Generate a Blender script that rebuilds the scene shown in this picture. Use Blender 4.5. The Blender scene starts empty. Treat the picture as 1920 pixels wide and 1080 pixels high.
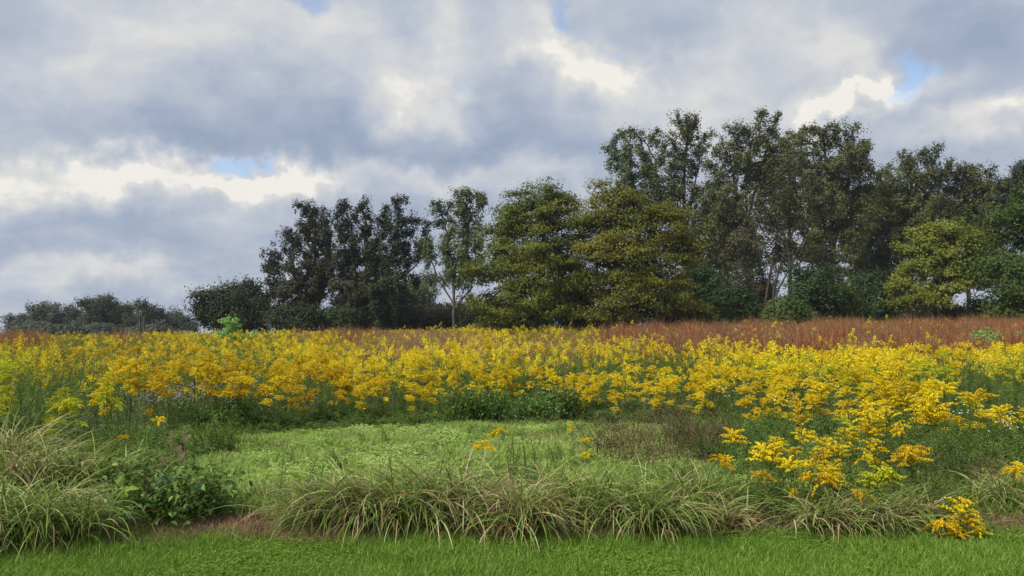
import bpy, math, random
import numpy as np
from mathutils import Vector, Matrix

SC = bpy.context.scene
COL = SC.collection
R = math.radians
rng = np.random.default_rng(11)
random.seed(11)

# ------------------------------------------------------------------ camera
EYE = 1.6
PITCH = math.atan(110 / 1450)
cam_d = bpy.data.cameras.new("camera")
cam = bpy.data.objects.new("camera", cam_d)
COL.objects.link(cam)
cam.location = (0, 0, EYE)
cam.rotation_euler = (R(90) + PITCH, 0, 0)
cam_d.sensor_width = 36
cam_d.lens = 1450 / 1920 * 36
cam_d.clip_start = 0.1
cam_d.clip_end = 9000
SC.camera = cam

# ------------------------------------------------------------------ light, exposure
SUN_EL, SUN_AZ = R(46), R(-128)          # azimuth from +Y towards +X: the sun stands behind the left shoulder
SUN_STRENGTH = 3.4
sun_d = bpy.data.lights.new("sun", 'SUN')
sun_d.energy = SUN_STRENGTH
sun_d.angle = R(14)
sun_d.color = (1.0, 0.95, 0.85)
sun = bpy.data.objects.new("sun", sun_d)
COL.objects.link(sun)
sdir = Vector((math.cos(SUN_EL) * math.sin(SUN_AZ), math.cos(SUN_EL) * math.cos(SUN_AZ), math.sin(SUN_EL)))
sun.rotation_euler = sdir.to_track_quat('Z', 'Y').to_euler()
sun.location = sdir * 50

SC.view_settings.view_transform = 'Standard'
SC.view_settings.look = 'None'
SC.view_settings.gamma = 1
SC.view_settings.exposure = 0.5
SC.view_settings.use_curve_mapping = False
SC.render.engine = 'CYCLES'
cy = SC.cycles
cy.max_bounces = 5
cy.diffuse_bounces = 3
cy.glossy_bounces = 1
cy.transmission_bounces = 3
cy.transparent_max_bounces = 4
cy.caustics_reflective = False
cy.caustics_refractive = False


# ------------------------------------------------------------------ node helper
class NT:
    def __init__(s, tree):
        s.t = tree; s.n = tree.nodes; s.l = tree.links
    def new(s, typ, **kw):
        n = s.n.new(typ)
        for k, v in kw.items():
            setattr(n, k, v)
        return n
    def put(s, sock, v):
        if isinstance(v, bpy.types.NodeSocket):
            s.l.new(v, sock)
        else:
            sock.default_value = v
    def math(s, op, a, b=None, c=None, clamp=False):
        n = s.new('ShaderNodeMath', operation=op, use_clamp=clamp)
        s.put(n.inputs[0], a)
        if b is not None: s.put(n.inputs[1], b)
        if c is not None: s.put(n.inputs[2], c)
        return n.outputs[0]
    def vmath(s, op, a, b=None, out=0):
        n = s.new('ShaderNodeVectorMath', operation=op)
        s.put(n.inputs[0], a)
        if b is not None: s.put(n.inputs[1], b)
        return n.outputs[out]
    def noise(s, vec, scale, detail=4, rough=.5, dist=0, out=0, dims='3D'):
        n = s.new('ShaderNodeTexNoise', noise_dimensions=dims)
        s.put(n.inputs['Vector'], vec)
        n.inputs['Scale'].default_value = scale
        n.inputs['Detail'].default_value = detail
        n.inputs['Roughness'].default_value = rough
        n.inputs['Distortion'].default_value = dist
        return n.outputs[out]
    def ramp(s, fac, stops, interp='LINEAR'):
        n = s.new('ShaderNodeValToRGB')
        n.color_ramp.interpolation = interp
        e = n.color_ramp.elements
        while len(e) < len(stops):
            e.new(0.5)
        for i, (p, c) in enumerate(stops):
            e[i].position = p
            e[i].color = (*c, 1) if len(c) == 3 else c
        s.put(n.inputs[0], fac)
        return n.outputs[0]
    def mixc(s, fac, a, b, blend='MIX'):
        n = s.new('ShaderNodeMix', data_type='RGBA', blend_type=blend)
        s.put(n.inputs[0], fac)
        s.put(n.inputs[6], (*a, 1) if isinstance(a, tuple) and len(a) == 3 else a)
        s.put(n.inputs[7], (*b, 1) if isinstance(b, tuple) and len(b) == 3 else b)
        return n.outputs[2]
    def maprange(s, v, a, b, c, d, interp='SMOOTHSTEP'):
        n = s.new('ShaderNodeMapRange', interpolation_type=interp)
        s.put(n.inputs[0], v)
        for i, x in enumerate((a, b, c, d)):
            n.inputs[i + 1].default_value = x
        return n.outputs[0]


# ------------------------------------------------------------------ camera geometry (pixel of the 1920x1080 frame <-> place)
CP, SP = math.cos(PITCH), math.sin(PITCH)
def at(px, py, Y):
    a, b = (px - 960) / 1450, (540 - py) / 1450
    d = np.array([a, CP - b * SP, SP + b * CP])
    return np.array([0, 0, EYE]) + d * (Y / d[1])
def proj(x, y, z):
    dz = z - EYE
    f = y * CP + dz * SP
    u = -y * SP + dz * CP
    return 960 + 1450 * x / f, 540 - 1450 * u / f

# ------------------------------------------------------------------ sky
def build_world():
    w = bpy.data.worlds.new("World")
    SC.world = w
    w.use_nodes = True
    t = NT(w.node_tree)
    t.n.clear()
    tc = t.new('ShaderNodeTexCoord')
    d = tc.outputs['Generated']
    sep = t.new('ShaderNodeSeparateXYZ'); t.put(sep.inputs[0], d)
    x, y, z = sep.outputs
    az = t.math('ARCTAN2', x, y)
    el = t.math('ARCSINE', z)
    comb = t.new('ShaderNodeCombineXYZ')
    t.put(comb.inputs[0], az); t.put(comb.inputs[1], el)
    p0 = comb.outputs[0]
    # cloud layer seen in perspective: a horizontal deck at unit height
    zz = t.math('ADD', t.math('MAXIMUM', z, 0.0), 0.22)
    deck = t.new('ShaderNodeCombineXYZ')
    t.put(deck.inputs[0], t.math('DIVIDE', x, zz)); t.put(deck.inputs[1], t.math('DIVIDE', y, zz)); deck.inputs[2].default_value = 3.7
    q = deck.outputs[0]
    # warped angular coordinates for the individual cloud masses
    wn = t.noise(d, 5.5, 4, .55, 0, 1)
    wv = t.vmath('SUBTRACT', wn, (.5, .5, .5))
    wsc = t.vmath('MULTIPLY', wv, (.26, .19, 0))
    wn2 = t.noise(d, 17, 4, .6, 0, 1)
    wsc2 = t.vmath('MULTIPLY', t.vmath('SUBTRACT', wn2, (.5, .5, .5)), (.11, .09, 0))
    p = t.vmath('ADD', t.vmath('ADD', p0, wsc), wsc2)
    def ang(px, py):
        v = at(px, py, 10) - np.array([0, 0, EYE])
        v /= np.linalg.norm(v)
        return math.atan2(v[0], v[1]), math.asin(v[2])
    def blobs(spec):
        tot = None
        for (px, py, rx, ry, a) in spec:
            ca = ang(px, py)
            k = (1450 / rx, 1450 / ry, 0)
            v = t.vmath('MULTIPLY', t.vmath('SUBTRACT', p, (ca[0], ca[1], 0)), k)
            l2 = t.vmath('DOT_PRODUCT', v, v, out=1)
            g = t.math('MULTIPLY', t.math('POWER', 2.718, t.math('MULTIPLY', l2, -0.7)), a)
            tot = g if tot is None else t.math('ADD', tot, g)
        return tot
    light = blobs([
        (400, 338, 210, 32, .62), (140, 335, 170, 40, .30), (560, 350, 60, 34, .30),
        (90, 180, 75, 100, .34), (330, 95, 120, 70, .30), (180, 60, 60, 40, .08),
        (600, 40, 120, 50, .30), (800, 120, 80, 85, .42), (720, 170, 120, 60, .22), (840, 250, 60, 90, .12),
        (1050, 95, 90, 46, .50), (1120, 150, 60, 60, .34), (960, 80, 50, 40, .16),
        (1290, 185, 130, 50, .24), (1400, 130, 130, 60, .14), (1550, 120, 46, 60, .34), (1660, 172, 100, 18, .50), (1570, 195, 90, 22, .28),
        (1900, 215, 90, 26, .42), (1830, 250, 110, 30, .18), (1460, 30, 90, 40, .15), (1190, 240, 200, 50, .08),
        (70, 500, 110, 26, .30), (240, 500, 80, 26, .18), (800, 350, 260, 26, .26), (480, 500, 120, 24, .16), (1000, 350, 150, 30, .18),
        (480, 420, 200, 40, .10),
    ])
    dark = blobs([
        (200, 255, 260, 38, .26), (520, 225, 200, 50, .20), (740, 285, 170, 30, .26), (30, 60, 90, 60, .12),
        (960, 260, 110, 110, .24), (1250, 35, 130, 34, .22), (1800, 110, 120, 70, .24), (1820, 20, 160, 40, .14),
        (330, 445, 240, 32, .16), (60, 440, 110, 26, .12), (400, 180, 110, 50, .10), (760, 20, 60, 30, .12), (900, 300, 60, 40, .1), (1540, 260, 200, 40, .04),
        (1850, 320, 120, 60, .08), (250, 565, 300, 30, .10), (620, 340, 80, 18, .08),
    ])
    gaps = blobs([
        (440, 304, 60, 13, .95), (540, 306, 46, 12, .62), (1085, 42, 44, 34, 1.0), (1692, 128, 46, 38, 1.0), (545, -4, 60, 24, .9), (866, 160, 22, 36, .6),
        (870, 310, 18, 40, .5), (735, 48, 22, 14, .5), (1480, 70, 16, 22, .35), (1840, 175, 70, 14, .35), (640, 270, 90, 26, .42), (300, 372, 80, 10, .0), (420, 545, 130, 50, .35), (1800, 330, 110, 60, .25),
    ])
    n1 = t.noise(q, 1.15, 9, .6, .5)
    n2 = t.noise(q, 3.4, 9, .62, .6)
    n3 = t.noise(t.vmath('MULTIPLY', d, (1, 1, 1.7)), 11, 8, .6, .4)
    L = t.math('ADD', t.math('MULTIPLY', t.math('SUBTRACT', n1, .5), .75), t.math('MULTIPLY', t.math('SUBTRACT', n2, .5), .55))
    L = t.math('ADD', L, t.math('MULTIPLY', t.math('SUBTRACT', n3, .5), .66))
    L = t.math('ADD', L, t.math('SUBTRACT', light, dark))
    L = t.math('ADD', L, .43, clamp=True)
    cloud = t.ramp(L, [(0.0, (.275, .34, .455)), (.25, (.345, .40, .51)), (.5, (.44, .48, .56)), (.72, (.55, .57, .605)), (.9, (.66, .66, .645)), (1.0, (.80, .775, .725))])
    # openings in the deck
    gn = t.noise(q, 1.7, 6, .55, .3)
    g0 = t.maprange(gn, .66, .80, 0, 1)
    g1 = t.maprange(t.math('ADD', gaps, t.math('MULTIPLY', t.math('SUBTRACT', n3, .5), 1.1)), .35, 1.05, 0, .72)
    gap = t.math('MAXIMUM', t.math('MULTIPLY', g0, .35), g1)
    sky = t.new('ShaderNodeTexSky', sky_type='NISHITA')
    sky.sun_disc = False
    sky.sun_elevation = SUN_EL
    sky.sun_rotation = SUN_AZ % (2 * math.pi)
    sky.air_density = 1.0; sky.dust_density = 1.5; sky.ozone_density = 1.5
    b1 = t.new('ShaderNodeBackground'); t.put(b1.inputs[0], sky.outputs[0]); b1.inputs[1].default_value = .15
    b2 = t.new('ShaderNodeBackground'); t.put(b2.inputs[0], cloud); b2.inputs[1].default_value = .79
    mx = t.new('ShaderNodeMixShader')
    t.put(mx.inputs[0], gap); t.put(mx.inputs[1], b2.outputs[0]); t.put(mx.inputs[2], b1.outputs[0])
    out = t.new('ShaderNodeOutputWorld'); t.put(out.inputs[0], mx.outputs[0])
    w.cycles.sampling_method = 'MANUAL'
    w.cycles.sample_map_resolution = 512
build_world()

# ------------------------------------------------------------------ terrain height
def sn(x, y, s=1.0, seed=0):
    """smooth pseudo noise, about -1..1"""
    a = seed * 1.7
    x = np.asarray(x, float) * s; y = np.asarray(y, float) * s
    return (np.sin(1.3 * x + 2.1 * y + a) + np.sin(-2.3 * x + 1.1 * y + 2.3 * a + 1) + np.sin(3.1 * x + 2.7 * y + 3.1 * a + 2)
            + np.sin(0.7 * x - 3.3 * y + 4.7 * a) + .6 * np.sin(5.3 * x - 1.9 * y + a * 5) + .6 * np.sin(-4.1 * x - 5.1 * y + a * 7)) / 3.6
_py = np.array([0, 6, 7, 8, 11, 14, 20, 30, 40, 50, 60, 68, 85, 120, 250, 400, 9000.])
_pf = np.array([0, 0, 0, 0, 0, 0, .06, .24, .50, .74, .96, 1.0, .96, .3, -4.5, -6, -6.])
_ys = np.linspace(0, 500, 2001)
_fs = np.interp(_ys, _py, _pf)
_k = np.hanning(31); _k /= _k.sum()
_fs = np.convolve(np.pad(_fs, 15, mode='edge'), _k, 'valid')
def edge_y(x):
    return 6.62 + .06 * np.asarray(x, float) + .09 * sn(x, 0, 1.4, 3) + .04 * sn(x, 0, 5.0, 4)
def gz(x, y):
    x = np.asarray(x, float); y = np.asarray(y, float)
    zc = 1.8 + .017 * np.clip(x, -50, 50)
    z = zc * np.interp(y, _ys, _fs)
    e = edge_y(np.clip(x, -12, 12))
    bank = np.clip((y - e) / 1.3, 0, 1)
    z = z + .13 * bank * bank * (3 - 2 * bank)
    z = z + .03 * sn(x, y, .9, 1) * np.clip((y - e) / 2, 0, 1) + .012 * sn(x, y, 3.0, 2) * np.clip((y - e + .3) / .5, 0, 1)
    return z

# ------------------------------------------------------------------ mesh helpers
def make_mesh(name, v, faces, mats, mat_idx=None, tone=None):
    """faces: list of int arrays (M,k); mat_idx: list of ints per face array; tone: per-vertex float"""
    me = bpy.data.meshes.new(name)
    v = np.asarray(v, np.float32)
    me.vertices.add(len(v)); me.vertices.foreach_set('co', v.ravel())
    faces = [np.asarray(f, np.int32) for f in faces if len(f)]
    nl = sum(f.size for f in faces); nf = sum(len(f) for f in faces)
    me.loops.add(nl); me.polygons.add(nf)
    me.loops.foreach_set('vertex_index', np.concatenate([f.ravel() for f in faces]))
    starts = []; o = 0
    for f in faces:
        starts.append(o + np.arange(len(f)) * f.shape[1]); o += f.size
    me.polygons.foreach_set('loop_start', np.concatenate(starts).astype(np.int32))
    if mat_idx is not None:
        me.polygons.foreach_set('material_index', np.concatenate([np.full(len(f), i, np.int32) for f, i in zip(faces, mat_idx)]))
    for m in (mats if isinstance(mats, (list, tuple)) else [mats]):
        me.materials.append(m)
    if tone is not None:
        a = me.attributes.new('tone', 'FLOAT', 'POINT')
        a.data.foreach_set('value', np.asarray(tone, np.float32))
    me.update(calc_edges=True)
    return me

class Geo:
    """collects vertices, quads/tris and tones"""
    def __init__(s):
        s.v = []; s.f = {}; s.t = []; s.n = 0
    def add(s, v, f, t=None):
        v = np.asarray(v, float).reshape(-1, 3)
        f = np.asarray(f, int)
        s.v.append(v)
        s.f.setdefault(f.shape[1], []).append(f + s.n)
        t = np.full(len(v), .5) if t is None else np.broadcast_to(np.asarray(t, float), (len(v),))
        s.t.append(t); s.n += len(v)
        return s
    def arrays(s):
        return np.concatenate(s.v), [np.concatenate(x) for x in s.f.values()], np.concatenate(s.t)
    def mesh(s, name, mat):
        v, f, t = s.arrays()
        return make_mesh(name, v, f, mat, None, t)

def join(name, parts):
    """parts: [(Geo, mat)] -> one mesh with several materials"""
    vs, fs, mi, ts, mats, o = [], [], [], [], [], 0
    for g, m in parts:
        v, f, t = g.arrays()
        if m not in mats: mats.append(m)
        for ff in f:
            fs.append(ff + o); mi.append(mats.index(m))
        vs.append(v); ts.append(t); o += len(v)
    return make_mesh(name, np.concatenate(vs), fs, mats, mi, np.concatenate(ts))

def obj(name, me, parent=None, loc=None, rot=None, scl=None):
    o = bpy.data.objects.new(name, me)
    COL.objects.link(o)
    if parent is not None: o.parent = parent
    if loc is not None: o.location = loc
    if rot is not None: o.rotation_euler = rot
    if scl is not None: o.scale = scl
    return o
def tag(o, label=None, cat=None, group=None, kind=None):
    if label: o['label'] = label
    if cat: o['category'] = cat
    if group: o['group'] = group
    if kind: o['kind'] = kind
    return o

# --- ribbons that arch: base (N,3), az (N), length, width, th0/th1 lean from vertical at foot and tip
def arch(base, az, L, W, th0, th1, segs=5, twist=0., tone=.5, floor=None, curl=None, prof=.7):
    N = len(az)
    L = np.broadcast_to(L, N); W = np.broadcast_to(W, N); th0 = np.broadcast_to(th0, N); th1 = np.broadcast_to(th1, N)
    out = np.stack([np.sin(az), np.cos(az), np.zeros(N)], 1)
    side = np.stack([np.cos(az), -np.sin(az), np.zeros(N)], 1)
    tw = rng.normal(0, 1, N) * twist
    P = np.zeros((N, segs + 1, 3)); P[:, 0] = base
    S = np.zeros((N, segs + 1, 3))
    for s in range(segs + 1):
        u = s / segs
        th = th0 + (th1 - th0) * u ** 1.2
        d = out * np.sin(th)[:, None] + np.array([0, 0, 1.]) * np.cos(th)[:, None]
        nrm = np.cross(side, d)
        S[:, s] = side * np.cos(tw)[:, None] + nrm * np.sin(tw)[:, None]
        if s < segs:
            um = (s + .5) / segs
            thm = th0 + (th1 - th0) * um ** 1.2
            dm = out * np.sin(thm)[:, None] + np.array([0, 0, 1.]) * np.cos(thm)[:, None]
            P[:, s + 1] = P[:, s] + dm * (L / segs)[:, None]
    if floor is not None:
        P[:, :, 2] = np.maximum(P[:, :, 2], floor)
    us = np.linspace(0, 1, segs + 1)
    wp = np.minimum(1, (1 - us) ** prof) * np.minimum(1, .55 + 2 * us)
    wv = W[:, None] * wp[None]
    A = P - S * wv[:, :, None] * .5; B = P + S * wv[:, :, None] * .5
    V = np.stack([A, B], 2).reshape(N, (segs + 1) * 2, 3)
    f = np.array([[2 * s, 2 * s + 1, 2 * s + 3, 2 * s + 2] for s in range(segs)])
    F = (f[None] + (np.arange(N) * (segs + 1) * 2)[:, None, None]).reshape(-1, 4)
    tone = np.broadcast_to(tone, N)
    T = np.repeat(tone, (segs + 1) * 2)
    return V.reshape(-1, 3), F, T, P

def leafs(c, d, n, L, W, tone=.5):
    """rhombic leaves, folded on the midrib: c foot, d direction, n normal"""
    N = len(c)
    d = d / (np.linalg.norm(d, axis=1, keepdims=True) + 1e-9)
    s = np.cross(d, n); s /= (np.linalg.norm(s, axis=1, keepdims=True) + 1e-9)
    nn = np.cross(s, d)
    L = np.broadcast_to(L, N)[:, None]; W = np.broadcast_to(W, N)[:, None]
    V = np.stack([c, c + d * L * .42 + s * W * .5 + nn * W * .12, c + d * L - nn * L * .1, c + d * L * .42 - s * W * .5 + nn * W * .12], 1)
    F = np.arange(N * 4).reshape(N, 4)
    return V.reshape(-1, 3), F, np.repeat(np.broadcast_to(tone, N), 4)

def rvec(n):
    v = rng.normal(size=(n, 3)); return v / np.linalg.norm(v, axis=1, keepdims=True)

def bits(c, size, tone=.5, tri=True, nrm=None):
    """small faces with random orientation about the centres"""
    N = len(c)
    a = rvec(N)
    if nrm is not None:
        a = np.cross(nrm, a); a /= np.linalg.norm(a, axis=1, keepdims=True) + 1e-9
    b = np.cross(a, rvec(N) if nrm is None else nrm); b /= np.linalg.norm(b, axis=1, keepdims=True)
    sz = np.broadcast_to(size, N)[:, None]
    if tri:
        V = np.stack([c + a * sz * .58, c - a * sz * .29 + b * sz * .5, c - a * sz * .29 - b * sz * .5], 1); k = 3
    else:
        V = np.stack([c + a * sz * .5, c + b * sz * .35, c - a * sz * .5, c - b * sz * .35], 1); k = 4
    return V.reshape(-1, 3), np.arange(N * k).reshape(N, k), np.repeat(np.broadcast_to(tone, N), k)

def tubes(A, B, ra, rb, k=5):
    A = np.asarray(A, float); B = np.asarray(B, float); N = len(A)
    ra = np.broadcast_to(ra, N); rb = np.broadcast_to(rb, N)
    d = B - A; d /= (np.linalg.norm(d, axis=1, keepdims=True) + 1e-9)
    ref = np.where(np.abs(d[:, 2:3]) > .9, np.array([[1., 0, 0]]), np.array([[0, 0, 1.]]))
    u = np.cross(d, ref); u /= np.linalg.norm(u, axis=1, keepdims=True); w = np.cross(d, u)
    an = np.arange(k) * 2 * np.pi / k
    ring = u[:, None] * np.cos(an)[None, :, None] + w[:, None] * np.sin(an)[None, :, None]
    V = np.concatenate([A[:, None] + ring * ra[:, None, None], B[:, None] + ring * rb[:, None, None]], 1)
    f = np.array([[i, (i + 1) % k, k + (i + 1) % k, k + i] for i in range(k)])
    F = (f[None] + (np.arange(N) * 2 * k)[:, None, None]).reshape(-1, 4)
    return V.reshape(-1, 3), F

# ------------------------------------------------------------------ materials
def leaf_mat(name, stops, trans=.3, rough=.62, hue=.0, rnd=.25, spec=.25, noise_scale=None):
    """stops: colours run through by the per-leaf tone"""
    m = bpy.data.materials.new(name); m.use_nodes = True
    t = NT(m.node_tree); t.n.clear()
    at_ = t.new('ShaderNodeAttribute', attribute_name='tone')
    oi = t.new('ShaderNodeObjectInfo')
    f = at_.outputs['Fac']
    f = t.math('ADD', f, t.math('MULTIPLY', t.math('SUBTRACT', oi.outputs['Random'], .5), rnd), clamp=True)
    n = len(stops)
    c = t.ramp(f, [(i / (n - 1), s) for i, s in enumerate(stops)])
    if noise_scale:
        geo = t.new('ShaderNodeNewGeometry')
        nz = t.noise(geo.outputs['Position'], noise_scale, 3, .5)
        c = t.mixc(t.maprange(nz, .3, .7, 0, .5), c, (stops[0][0] * .6, stops[0][1] * .6, stops[0][2] * .6))
    pr = t.new('ShaderNodeBsdfPrincipled')
    t.put(pr.inputs['Base Color'], c)
    pr.inputs['Roughness'].default_value = rough
    pr.inputs['Specular IOR Level'].default_value = spec
    out = t.new('ShaderNodeOutputMaterial')
    if trans > 0:
        tr = t.new('ShaderNodeBsdfTranslucent'); t.put(tr.inputs[0], c)
        mx = t.new('ShaderNodeMixShader'); mx.inputs[0].default_value = trans
        t.put(mx.inputs[1], pr.outputs[0]); t.put(mx.inputs[2], tr.outputs[0])
        t.put(out.inputs[0], mx.outputs[0])
    else:
        t.put(out.inputs[0], pr.outputs[0])
    return m

def bark_mat(name, c1, c2, scale=6):
    m = bpy.data.materials.new(name); m.use_nodes = True
    t = NT(m.node_tree); t.n.clear()
    tc = t.new('ShaderNodeTexCoord')
    v = t.vmath('MULTIPLY', tc.outputs['Object'], (1, 1, .25))
    nz = t.noise(v, scale, 5, .6)
    c = t.ramp(nz, [(.3, c1), (.7, c2)])
    pr = t.new('ShaderNodeBsdfPrincipled'); t.put(pr.inputs['Base Color'], c); pr.inputs['Roughness'].default_value = .9
    bp = t.new('ShaderNodeBump'); bp.inputs['Strength'].default_value = .5; bp.inputs['Distance'].default_value = .03
    t.put(bp.inputs['Height'], nz); t.put(pr.inputs['Normal'], bp.outputs[0])
    out = t.new('ShaderNodeOutputMaterial'); t.put(out.inputs[0], pr.outputs[0])
    return m

def ground_mat():
    m = bpy.data.materials.new("earth"); m.use_nodes = True
    t = NT(m.node_tree); t.n.clear()
    geo = t.new('ShaderNodeNewGeometry')
    pos = geo.outputs['Position']
    sep = t.new('ShaderNodeSeparateXYZ'); t.put(sep.inputs[0], pos)
    n1 = t.noise(pos, 3, 6, .65)
    n2 = t.noise(pos, 28, 5, .7)
    soil = t.ramp(n2, [(.25, (.045, .028, .018)), (.5, (.11, .068, .042)), (.75, (.20, .13, .085))])
    green = t.ramp(n2, [(.3, (.03, .05, .015)), (.7, (.085, .125, .04))])
    # lawn before the edge, bare thatch at the edge, green again beyond
    yy = t.math('SUBTRACT', sep.outputs[1], t.math('MULTIPLY', sep.outputs[0], .06))
    yy = t.math('ADD', yy, t.math('MULTIPLY', t.math('SUBTRACT', n1, .5), .5))
    a = t.maprange(yy, 6.45, 6.6, 1, 0)
    b = t.maprange(yy, 7.6, 8.6, 0, .85)
    f = t.math('MAXIMUM', a, b)
    c = t.mixc(f, soil, green)
    pr = t.new('ShaderNodeBsdfPrincipled'); t.put(pr.inputs['Base Color'], c); pr.inputs['Roughness'].default_value = .95
    bp = t.new('ShaderNodeBump'); bp.inputs['Strength'].default_value = .8; bp.inputs['Distance'].default_value = .03
    t.put(bp.inputs['Height'], n2); t.put(pr.inputs['Normal'], bp.outputs[0])
    out = t.new('ShaderNodeOutputMaterial'); t.put(out.inputs[0], pr.outputs[0])
    return m

M = {}
M['earth'] = ground_mat()
M['lawn'] = leaf_mat('lawn_blades', [(.05, .12, .012), (.125, .25, .022), (.22, .37, .045), (.34, .46, .09)], .4, rnd=.3)
M['strip'] = leaf_mat('strip_herbs', [(.11, .17, .035), (.26, .39, .065), (.40, .56, .11), (.52, .60, .24)], .4, rnd=.7)
M['tuss'] = leaf_mat('tussock_blades', [(.055, .10, .016), (.16, .25, .04), (.32, .43, .09), (.56, .66, .26)], .38, rnd=.15)
M['dry'] = leaf_mat('dry_blades', [(.13, .075, .04), (.27, .17, .085), (.44, .32, .18), (.58, .48, .31)], .25, rnd=.2)
M['thatch'] = leaf_mat('thatch', [(.10, .058, .035), (.22, .14, .08), (.36, .25, .15)], .15, rnd=.3)
M['gleaf'] = leaf_mat('goldenrod_leaf', [(.07, .11, .018), (.15, .225, .04), (.25, .34, .075)], .42, rnd=.7)
M['gstem'] = leaf_mat('goldenrod_stem', [(.05, .06, .025), (.12, .13, .05)], 0, rnd=.5)
M['gyel'] = leaf_mat('goldenrod_yellow', [(.66, .47, .012), (.88, .69, .018), (.95, .82, .04)], .3, rnd=.6, spec=.1)
M['gamb'] = leaf_mat('goldenrod_amber', [(.52, .32, .012), (.76, .53, .018), (.86, .66, .03)], .3, rnd=.5, spec=.1)
M['goch'] = leaf_mat('goldenrod_ochre', [(.24, .19, .03), (.40, .31, .04), (.56, .44, .05)], .3, rnd=.6, spec=.1)
M['glim'] = leaf_mat('goldenrod_lime', [(.38, .44, .03), (.60, .62, .035), (.78, .72, .05)], .3, rnd=.5, spec=.1)
M['red'] = leaf_mat('bluestem', [(.11, .026, .012), (.25, .062, .024), (.38, .12, .045), (.48, .26, .11)], .3, rnd=.6)
M['red2'] = leaf_mat('bluestem_dull', [(.10, .045, .02), (.22, .10, .04), (.33, .19, .07), (.40, .30, .13)], .3, rnd=.5)
M['red2'] = leaf_mat('bluestem_dull', [(.12, .045, .02), (.25, .095, .04), (.36, .19, .08), (.42, .30, .14)], .3, rnd=.5)
M['red2'] = leaf_mat('bluestem_dull', [(.10, .045, .025), (.20, .095, .05), (.32, .19, .09), (.40, .30, .15)], .3, rnd=.5)
M['tan'] = leaf_mat('tan_grass', [(.16, .08, .035), (.29, .17, .07), (.42, .28, .14)], .3, rnd=.45)
M['brown'] = leaf_mat('dead_weed', [(.045, .025, .016), (.12, .068, .042), (.25, .165, .105)], .05, rnd=.3)
M['bush'] = leaf_mat('bush_leaf', [(.05, .10, .02), (.11, .20, .038), (.19, .31, .07)], .35, rnd=.3)
M['bushl'] = leaf_mat('bush_light_leaf', [(.09, .15, .04), (.17, .27, .06), (.27, .40, .09)], .35, rnd=.2)
M['creep'] = leaf_mat('creeper_leaf', [(.05, .12, .05), (.07, .16, .07)], .25, rnd=.2)
M['creepy'] = leaf_mat('creeper_yellow_leaf', [(.25, .38, .05), (.33, .45, .07)], .3, rnd=.1)
M['white'] = leaf_mat('white_petals', [(.6, .6, .58), (.8, .8, .78)], .2, rnd=.2)
M['purple'] = leaf_mat('purple_petals', [(.20, .16, .24), (.30, .26, .34), (.38, .34, .42)], .2, rnd=.3)
M['pink'] = leaf_mat('pink_seed', [(.34, .20, .15), (.5, .34, .26)], .2, rnd=.2)

# ------------------------------------------------------------------ ground sheet
def build_ground():
    xs = np.concatenate([-np.geomspace(14, 4000, 34)[::-1], np.linspace(-13.5, 13.5, 109), np.geomspace(14, 4000, 34)])
    ys = np.concatenate([[-3000, -800, -200, -60, -20, -8, -3, 0, 2, 4], np.linspace(5, 18, 105), np.geomspace(18.3, 80, 60), np.geomspace(84, 8000, 44)])
    X, Y = np.meshgrid(xs, ys)
    Z = gz(X, np.maximum(Y, 0))
    v = np.stack([X, Y, Z], -1).reshape(-1, 3)
    nx, ny = len(xs), len(ys)
    i, j = np.meshgrid(np.arange(nx - 1), np.arange(ny - 1))
    a = (j * nx + i).ravel()
    me = make_mesh('ground', v, [np.stack([a, a + 1, a + nx + 1, a + nx], 1)], M['earth'])
    for p in me.polygons: p.use_smooth = True
    tag(obj('ground', me), 'gently rising ground of brown earth under grass and meadow', None, None, 'structure')
build_ground()

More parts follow.
